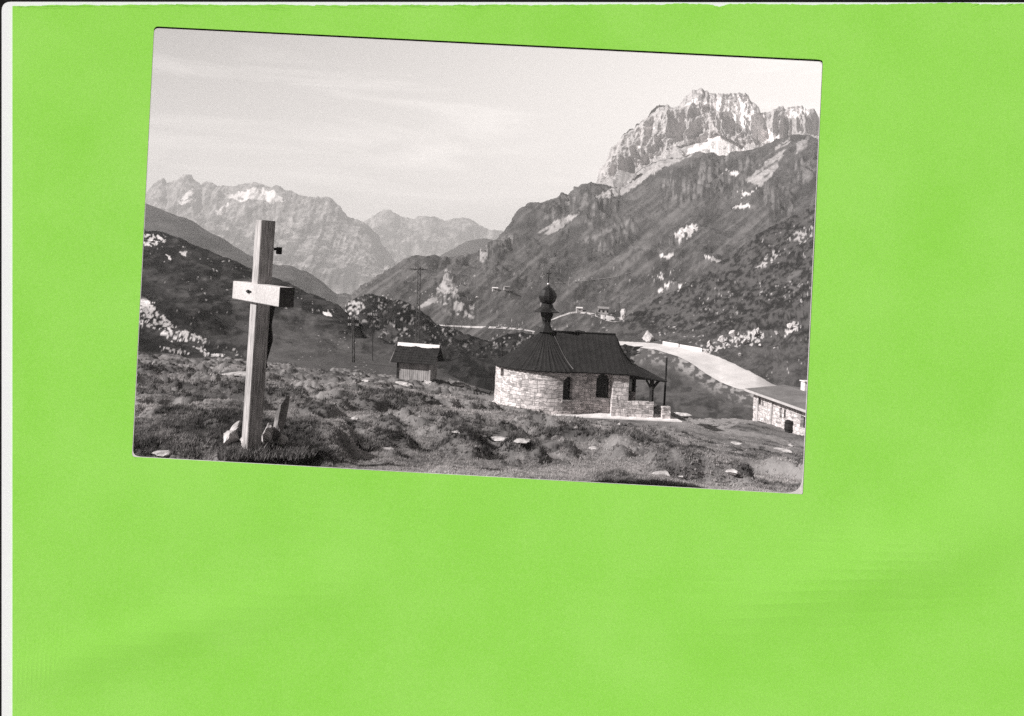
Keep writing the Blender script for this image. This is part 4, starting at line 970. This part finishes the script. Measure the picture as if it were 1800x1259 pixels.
rock('boulder', p*.99, (4*p.y/F, 4*p.y/F, 3*p.y/F), 'single white boulder on the far slope left of the onion dome', 'boulder', M_lime, 44)

# ------------------------------------------------------------------ grass blades and heather at the cross
def blades(name, pts, hgt, wid, tone, mat):
    n = len(pts); an = rng.random(n)*6.283; ca, sa = np.cos(an), np.sin(an)
    dx = np.stack([ca*wid/2, sa*wid/2, 0*ca], -1); lean = (rng.random((n, 2))-.5)*hgt[:, None]*1.1
    tip = pts+np.stack([lean[:, 0]+hgt*.15, lean[:, 1], hgt], -1)
    v = np.stack([pts-dx, pts+dx, tip], 1).reshape(-1, 3); f = np.arange(n*3).reshape(-1, 3)
    me = npmesh(name, v, f); attr(me, 'tone', np.repeat(tone, 3)); return link(name, me, mat)
tb = NT('grass_blade'); cb_ = tb.ramp(tb.at('tone'), [(0, .06), (.45, .30), (1, .68)]); M_blade = tb.out(cb_)
trn = tb.node('ShaderNodeBsdfTranslucent'); tb.l.new(cb_, trn.inputs['Color']); ms_ = tb.node('ShaderNodeMixShader'); ms_.inputs[0].default_value = .5
tb.l.new(tb.b.outputs[0], ms_.inputs[1]); tb.l.new(trn.outputs[0], ms_.inputs[2]); tb.l.new(ms_.outputs[0], tb.n['Material Output'].inputs['Surface'])
W, qx, qy = SHEETS['meadow']; h_, w_ = W.shape[:2]
def samp(n, i0, i1, px0=200, px1=1480):
    ok = np.where((np.median(qx, 0) > px0) & (np.median(qx, 0) < px1))[0]
    i = i0+rng.random(n)*(i1-i0-1.01); j = ok[0]+rng.random(n)*(len(ok)-2); ii, jj = i.astype(int), j.astype(int); fi, fj = (i-ii)[:, None], (j-jj)[:, None]
    return (W[ii, jj]*(1-fi)+W[ii+1, jj]*fi)*(1-fj)+(W[ii, jj+1]*(1-fi)+W[ii+1, jj+1]*fi)*fj
tc_ = np.concatenate([samp(26000, 10, 6+40+150+150+90), samp(13000, 12, 75), samp(22000, 30, 210), samp(13000, 300, 6+40+450+62), samp(9000, 10, 500, 1480, 1800), samp(5000, 10, 500, -100, 200)]); NB = 11
ro = (.02+.05*rng.random(len(tc_)))*np.clip(tc_[:, 1]/16, .8, 2.5); ta_ = rng.random((len(tc_), NB))*6.283; tr_ = np.sqrt(rng.random((len(tc_), NB)))*ro[:, None]
pts = tc_[:, None, :]+np.stack([np.cos(ta_)*tr_, np.sin(ta_)*tr_, 0*tr_-.01], -1); out2 = np.stack([np.cos(ta_)*tr_, np.sin(ta_)*tr_], -1).reshape(-1, 2)
pts = pts.reshape(-1, 3); ttone = np.repeat(rng.random(len(tc_))-.5, NB); thg = np.repeat(.6+.8*rng.random(len(tc_)), NB)
dx = pts[:, 0]-CH_C.x; dy = pts[:, 1]-CH_C.y; l1 = dx*E1.x+dy*E1.y; l2 = dx*E2.x+dy*E2.y
keep = ~((l1 > -4.6) & (l1 < 9.8) & (abs(l2) < 4.6)); 
hx, hy = pts[:, 0]-house.location.x, pts[:, 1]-house.location.y; keep &= ~((hx > -1.2) & (hy < 3) & (hy > -22))
hx, hy = pts[:, 0]-hp.x, pts[:, 1]-hp.y; keep &= ~((abs(hx) < HW*.6) & (abs(hy) < 2))
out2 = out2[keep]; ttone = ttone[keep]; thg = thg[keep]; pts = pts[keep]; y = pts[:, 1]; far = np.clip(y/30, .5, 2.2)
n2 = tuft(pts[:, 0], y); hm = humm(pts[:, 0], y)
tone = np.clip(.62-1.2*(n2-.47)-.38*sstep(.03, .12, hm)*sstep(.43, .55, n2)+(rng.random(len(pts))-.5)*.35+ttone*.5, 0, 1)
heath = sstep(.03, .12, hm)*sstep(.43, .55, n2); hgt = thg*(.022+.036*rng.random(len(pts)))*np.clip(y/18, .7, 2.0)*(1+.8*heath); wid = .013*np.clip(y/13, .8, 3.5)
qpx, qpy = proj(pts); lawn = sstep(1100, 1250, qpx-1.0*(800-qpy))*sstep(25, 40, y); hgt = hgt*(1-.6*lawn)
tag(blades('grass', pts, hgt, wid, tone, M_blade), kind='stuff')
PL = [(463, 801, 90, 26, 'dark leafy heather clump at the foot of the cross'), (520, 800, 70, 20, 'heather tuft right of the tall dark slab'), (415, 803, 60, 16, 'short grassy tuft below the left leaning stone'),
      (640, 788, 40, 16, 'dark tuft in front of the long pale slab')]
for i, (px, py, wpx, hpx, lb) in enumerate(PL):
    c = hit('meadow', px, py); s_ = c.y/F; n = 900
    ang = rng.random(n)*6.283; rr = np.sqrt(rng.random(n))
    q = np.stack([np.cos(ang)*rr*wpx*s_*.5, np.sin(ang)*rr*.35, rng.random(n)*hpx*s_*.55*(1-rr**2)], -1)
    o = blades('heather', q, (.05+.08*rng.random(n)), np.full(n, .022), np.clip(rng.random(n)*.5-.05+.25*(rng.random(n) > .85), 0, 1), M_blade)
    o.location = c; tag(o, lb, 'plant', 'heather and grass tufts round the cross')

# ------------------------------------------------------------------ the green sheet, the white and black backing, the postcard edge
DB = 8.5
def plate(name, outer, inner, d, thick, mat, label, cat, sub=True, wav=0):
    """flat sheet with an opening; outer/inner are corner lists with the same number of points"""
    bm = bmesh.new(); n = len(outer); K = (150 if wav else 40) if sub else 1
    def den(poly, m):
        r = []
        for i in range(len(poly)):
            a_, b_ = poly[i], poly[(i+1) % len(poly)]
            for k in range(m): r.append((a_[0]+(b_[0]-a_[0])*k/m, a_[1]+(b_[1]-a_[1])*k/m))
        return r
    A_, B_ = den(outer, K), den(inner, K); rows_ = []
    M_ = 26 if wav else 1
    for k in range(M_+1):
        t = k/M_; row = []
        AA, BB = np.array(A_), np.array(B_); Q = AA+(BB-AA)*t; dd = np.zeros(len(Q))
        if wav:
            dd = wav*(fbm(Q[:, 0]/420., Q[:, 1]/420., 0*dd+2, 3, 240)-.5)
            for (x0, y0, an, le, wi, am) in ((240, 1130, -16, 330, 40, .010), (1560, 1010, -14, 300, 50, .010), (1650, 930, -20, 260, 60, .008)):
                dd -= am*blob(Q[:, 0], Q[:, 1], x0, y0, le, wi, an)
            tz = np.where((Q[:, 1] < 13) & (Q[:, 0] > 15), (fbm(Q[:, 0]/4, 0*dd, 0*dd, 3, 251)-.5)*3.2+(fbm(Q[:, 0]/60, 0*dd, 0*dd, 2, 252)-.5)*4+5*np.exp(-((Q[:, 0]-1263)/12)**2), 0)
            Q[:, 1] += tz
        for q_, e_ in zip(Q, dd): row.append(bm.verts.new(V(q_[0], q_[1], d+e_)))
        rows_.append(row)
    for a_, b_ in zip(rows_, rows_[1:]):
        m = len(a_)
        for i in range(m): bm.faces.new((a_[i], b_[i], b_[(i+1) % m], a_[(i+1) % m]))
    bmesh.ops.recalc_face_normals(bm, faces=bm.faces[:])
    o = bm2(name, bm, mat, None, False); s = o.modifiers.new('s', 'SOLIDIFY'); s.thickness = thick; s.offset = 0
    return tag(o, label, cat)
def rnd(poly, rads, m=5):
    r = []
    for i, rad in enumerate(rads):
        p, a_, b_ = Vector(poly[i]), Vector(poly[i-1]), Vector(poly[(i+1) % len(poly)])
        u, v = (a_-p).normalized()*rad, (b_-p).normalized()*rad
        for k in range(m+1):
            t = k/m; r.append(tuple(p+u*(1-t)**2+v*t**2))
    return r
CARD = [(271, 49), (1446, 108), (1411, 869), (232, 803)]
def inset(poly, l, t, r_, b): return [(poly[0][0]+l, poly[0][1]+t), (poly[1][0]-r_, poly[1][1]+t), (poly[2][0]-r_, poly[2][1]-b), (poly[3][0]+l, poly[3][1]-b)]
tp = NT('green_paper'); pp = tp.pos()
M_green = tp.out(tp.mix(tp.ramp(tp.mix(.6, tp.noise(1.1, 3, .5, pp), tp.noise(55, 3, .7, pp)), [(.38, 0), (.62, 1)]), (.315, .76, .095, 1), (.385, .82, .145, 1)))
tp.bump(tp.noise(90, 3, .7, pp), .12, .003); tp.b.inputs['Roughness'].default_value = 1; tp.b.inputs['Specular IOR Level'].default_value = 0
tw = NT('white_paper'); tw.b.inputs['Base Color'].default_value = (.93, .95, .97, 1); M_paper = tw.m; M_black = flat_mat('black_felt', .012, .9, 0, .05); M_edge = stone_mat('worn_card_edge', .6, .9, 30, .2, .002)
# green paper with torn upper edge
gin = rnd(inset(CARD, -.2, -2.6, -.6, 0), (8, 6, 2, 6), 5)  # top gap bares the black backing, standing in for the card's contact shadow
go = []
for i in range(6):      # spread outer points so that they pair up with the opening's corner points
    go.append((22, 10.5+200*(5-i)/5))
tx = np.linspace(60, 2300, 6); go += [(float(x), 10-3.2*min(x, 1800)/1800) for x in tx]
go += [(2300, 700+k*110.) for k in range(6)]
go += [(2200-435*k, 1380) for k in range(5)]+[(22, 1380)]
green = plate('green_paper', go, gin, DB, .004, M_green, 'bright green paper sheet with torn top edge around the tilted postcard', 'paper', True, .012)
wo = [(3.2, 1700), (3.2, 600), (3.2, 200)]; 
white_out = rnd([(3.2, 3.4), (2330, 5.0), (2330, 1384), (3.2, 1384)], (16, 2, 2, 2), 5)
inn_w = rnd(inset(CARD, -9, -9, -9, -9), (6, 6, 6, 6), 5)
plate('white_backing', white_out, inn_w, DB+.02, .004, M_paper, 'white backing sheet with rounded corner showing left of and above the green paper', 'paper', False)
plate('black_backing', rnd([(-60, -60), (2360, -60), (2360, 1386), (-60, 1386)], (2, 2, 2, 2), 5), rnd(inset(CARD, 0, .2, 0, 0), (8, 6, 2, 6), 5), DB+.045, .01, M_black, 'black backing board visible as thin dark lines at top and left edges, and as a stand-in contact shadow along the postcard top', 'board', False)
ci = inset(CARD, .9, 1.3, 1.2, .7)
card_out = rnd(inset(CARD, 0.2, .5, .2, 0), (8, 6, 3, 6), 5); card_in = rnd(ci, (10, 8, 30, 14), 5)
def wob(poly, s, a_):
    return [(x+(fbm(np.array([x/7]), np.array([y/7]), np.array([0.]), 2, s)[0]-.5)*a_, y+(fbm(np.array([x/7+9]), np.array([y/7]), np.array([0.]), 2, s)[0]-.5)*a_) for x, y in poly]
card = plate('postcard_edge', card_out, wob(card_in, 7, 1.2), DB-.004, .002, M_edge, 'worn pale paper edge and chipped corners of the tilted postcard', 'postcard', True)

# ------------------------------------------------------------------ haze, sky, sun, camera
bm = bmesh.new(); box(bm, (0, 4350, 15), (14200, 9500, 1110)); hz = bmesh.ops
haze = bm2('haze', bm, None); tag(haze, kind='stuff')
m = bpy.data.materials.new('haze_air'); m.use_nodes = True; t = m.node_tree; t.nodes.clear()
o_ = t.nodes.new('ShaderNodeOutputMaterial'); pv = t.nodes.new('ShaderNodeVolumePrincipled')
pv.inputs['Color'].default_value = (.93, .92, .915, 1); pv.inputs['Density'].default_value = HAZE = 2.0e-4; pv.inputs['Anisotropy'].default_value = .2
t.links.new(pv.outputs['Volume'], o_.inputs['Volume']); haze.data.materials.append(m)

SUN_AZ, SUN_EL = R(22), R(35)           # a little to the camera's side of due left
sd = Vector((-math.cos(SUN_AZ)*math.cos(SUN_EL), -math.sin(SUN_AZ)*math.cos(SUN_EL), math.sin(SUN_EL)))
ld = bpy.data.lights.new('sun', 'SUN'); ld.energy = 5; ld.angle = R(.53); ld.color = (1, .968, .945)
lo = bpy.data.objects.new('sun', ld); col.objects.link(lo); lo.rotation_euler = sd.to_track_quat('Z', 'Y').to_euler(); lo.location = (-60, -10, 60)
w = bpy.data.worlds.new('World'); scene.world = w; w.use_nodes = True; t = w.node_tree; bg = t.nodes['Background']
sk = t.nodes.new('ShaderNodeTexSky'); sk.sky_type = 'NISHITA'; sk.sun_disc = False; sk.sun_elevation = SUN_EL
sk.sun_rotation = math.atan2(sd.x, sd.y); sk.altitude = 1900; sk.air_density = 1; sk.dust_density = .6
sp_ = t.nodes.new('ShaderNodeSeparateColor'); t.links.new(sk.outputs[0], sp_.inputs[0]); bw = t.nodes.new('ShaderNodeMix'); bw.inputs[0].default_value = .2; t.links.new(sp_.outputs[0], bw.inputs[2]); t.links.new(sp_.outputs[1], bw.inputs[3])
tc = t.nodes.new('ShaderNodeTexCoord'); mp = t.nodes.new('ShaderNodeMapping'); mp.inputs['Scale'].default_value = (1.2, 1.2, 9); mp.inputs['Rotation'].default_value = (0, R(-9), 0)
t.links.new(tc.outputs['Generated'], mp.inputs[0]); nz = t.nodes.new('ShaderNodeTexNoise'); nz.inputs['Scale'].default_value = 2.2; nz.inputs['Detail'].default_value = 6; nz.inputs['Roughness'].default_value = .55; nz.inputs['Distortion'].default_value = .6
t.links.new(mp.outputs[0], nz.inputs['Vector']); mr = t.nodes.new('ShaderNodeMapRange'); mr.inputs[1].default_value = .45; mr.inputs[2].default_value = .75; mr.inputs[3].default_value = .52; mr.inputs[4].default_value = .72
t.links.new(nz.outputs['Fac'], mr.inputs[0])
mx = t.nodes.new('ShaderNodeMix'); mx.data_type = 'RGBA'; dt = t.nodes.new('ShaderNodeVectorMath'); dt.operation = 'DOT_PRODUCT'; dt.inputs[1].default_value = (.46, .0, -.76); t.links.new(tc.outputs['Generated'], dt.inputs[0])
ad = t.nodes.new('ShaderNodeMath'); ad.use_clamp = True; t.links.new(mr.outputs[0], ad.inputs[0]); t.links.new(dt.outputs['Value'], ad.inputs[1]); sx = t.nodes.new('ShaderNodeSeparateXYZ'); t.links.new(tc.outputs['Generated'], sx.inputs[0])
fr = t.nodes.new('ShaderNodeMapRange'); fr.interpolation_type = 'SMOOTHSTEP'; fr.inputs[1].default_value = .1; fr.inputs[2].default_value = .85; t.links.new(sx.outputs['Y'], fr.inputs[0])
ml = t.nodes.new('ShaderNodeMath'); ml.operation = 'MULTIPLY'; t.links.new(ad.outputs[0], ml.inputs[0]); t.links.new(fr.outputs[0], ml.inputs[1]); t.links.new(ml.outputs[0], mx.inputs[0]); t.links.new(bw.outputs[0], mx.inputs[6]); mx.inputs[7].default_value = (31, 31, 31, 1)
tn = t.nodes.new('ShaderNodeMix'); tn.data_type = 'RGBA'; tn.blend_type = 'MULTIPLY'; tn.inputs[0].default_value = 1; t.links.new(mx.outputs[2], tn.inputs[6]); tn.inputs[7].default_value = (1, .945, .91, 1)
t.links.new(tn.outputs[2], bg.inputs[0]); bg.inputs[1].default_value = .05

cd = bpy.data.cameras.new('camera'); cam = bpy.data.objects.new('camera', cd); col.objects.link(cam); scene.camera = cam
cd.sensor_width = 36; cd.sensor_fit = 'HORIZONTAL'; cd.lens = 36*F/1800; cd.shift_x = (900-CX)/1800; cd.shift_y = -(629.5-CY)/1800
cd.clip_start = .05; cd.clip_end = 40000
Rv, Uv = Vector((CA, 0, SA)), Vector((-SA, 0, CA)); cam.matrix_world = Matrix((Rv, Uv, Vector((0, -1, 0)))).transposed().to_4x4()
scene.view_settings.view_transform = 'Standard'; scene.view_settings.look = 'None'; scene.view_settings.exposure = .56; scene.view_settings.gamma = 1
scene.cycles.volume_bounces = 1; scene.cycles.max_bounces = 6; scene.cycles.use_denoising = False
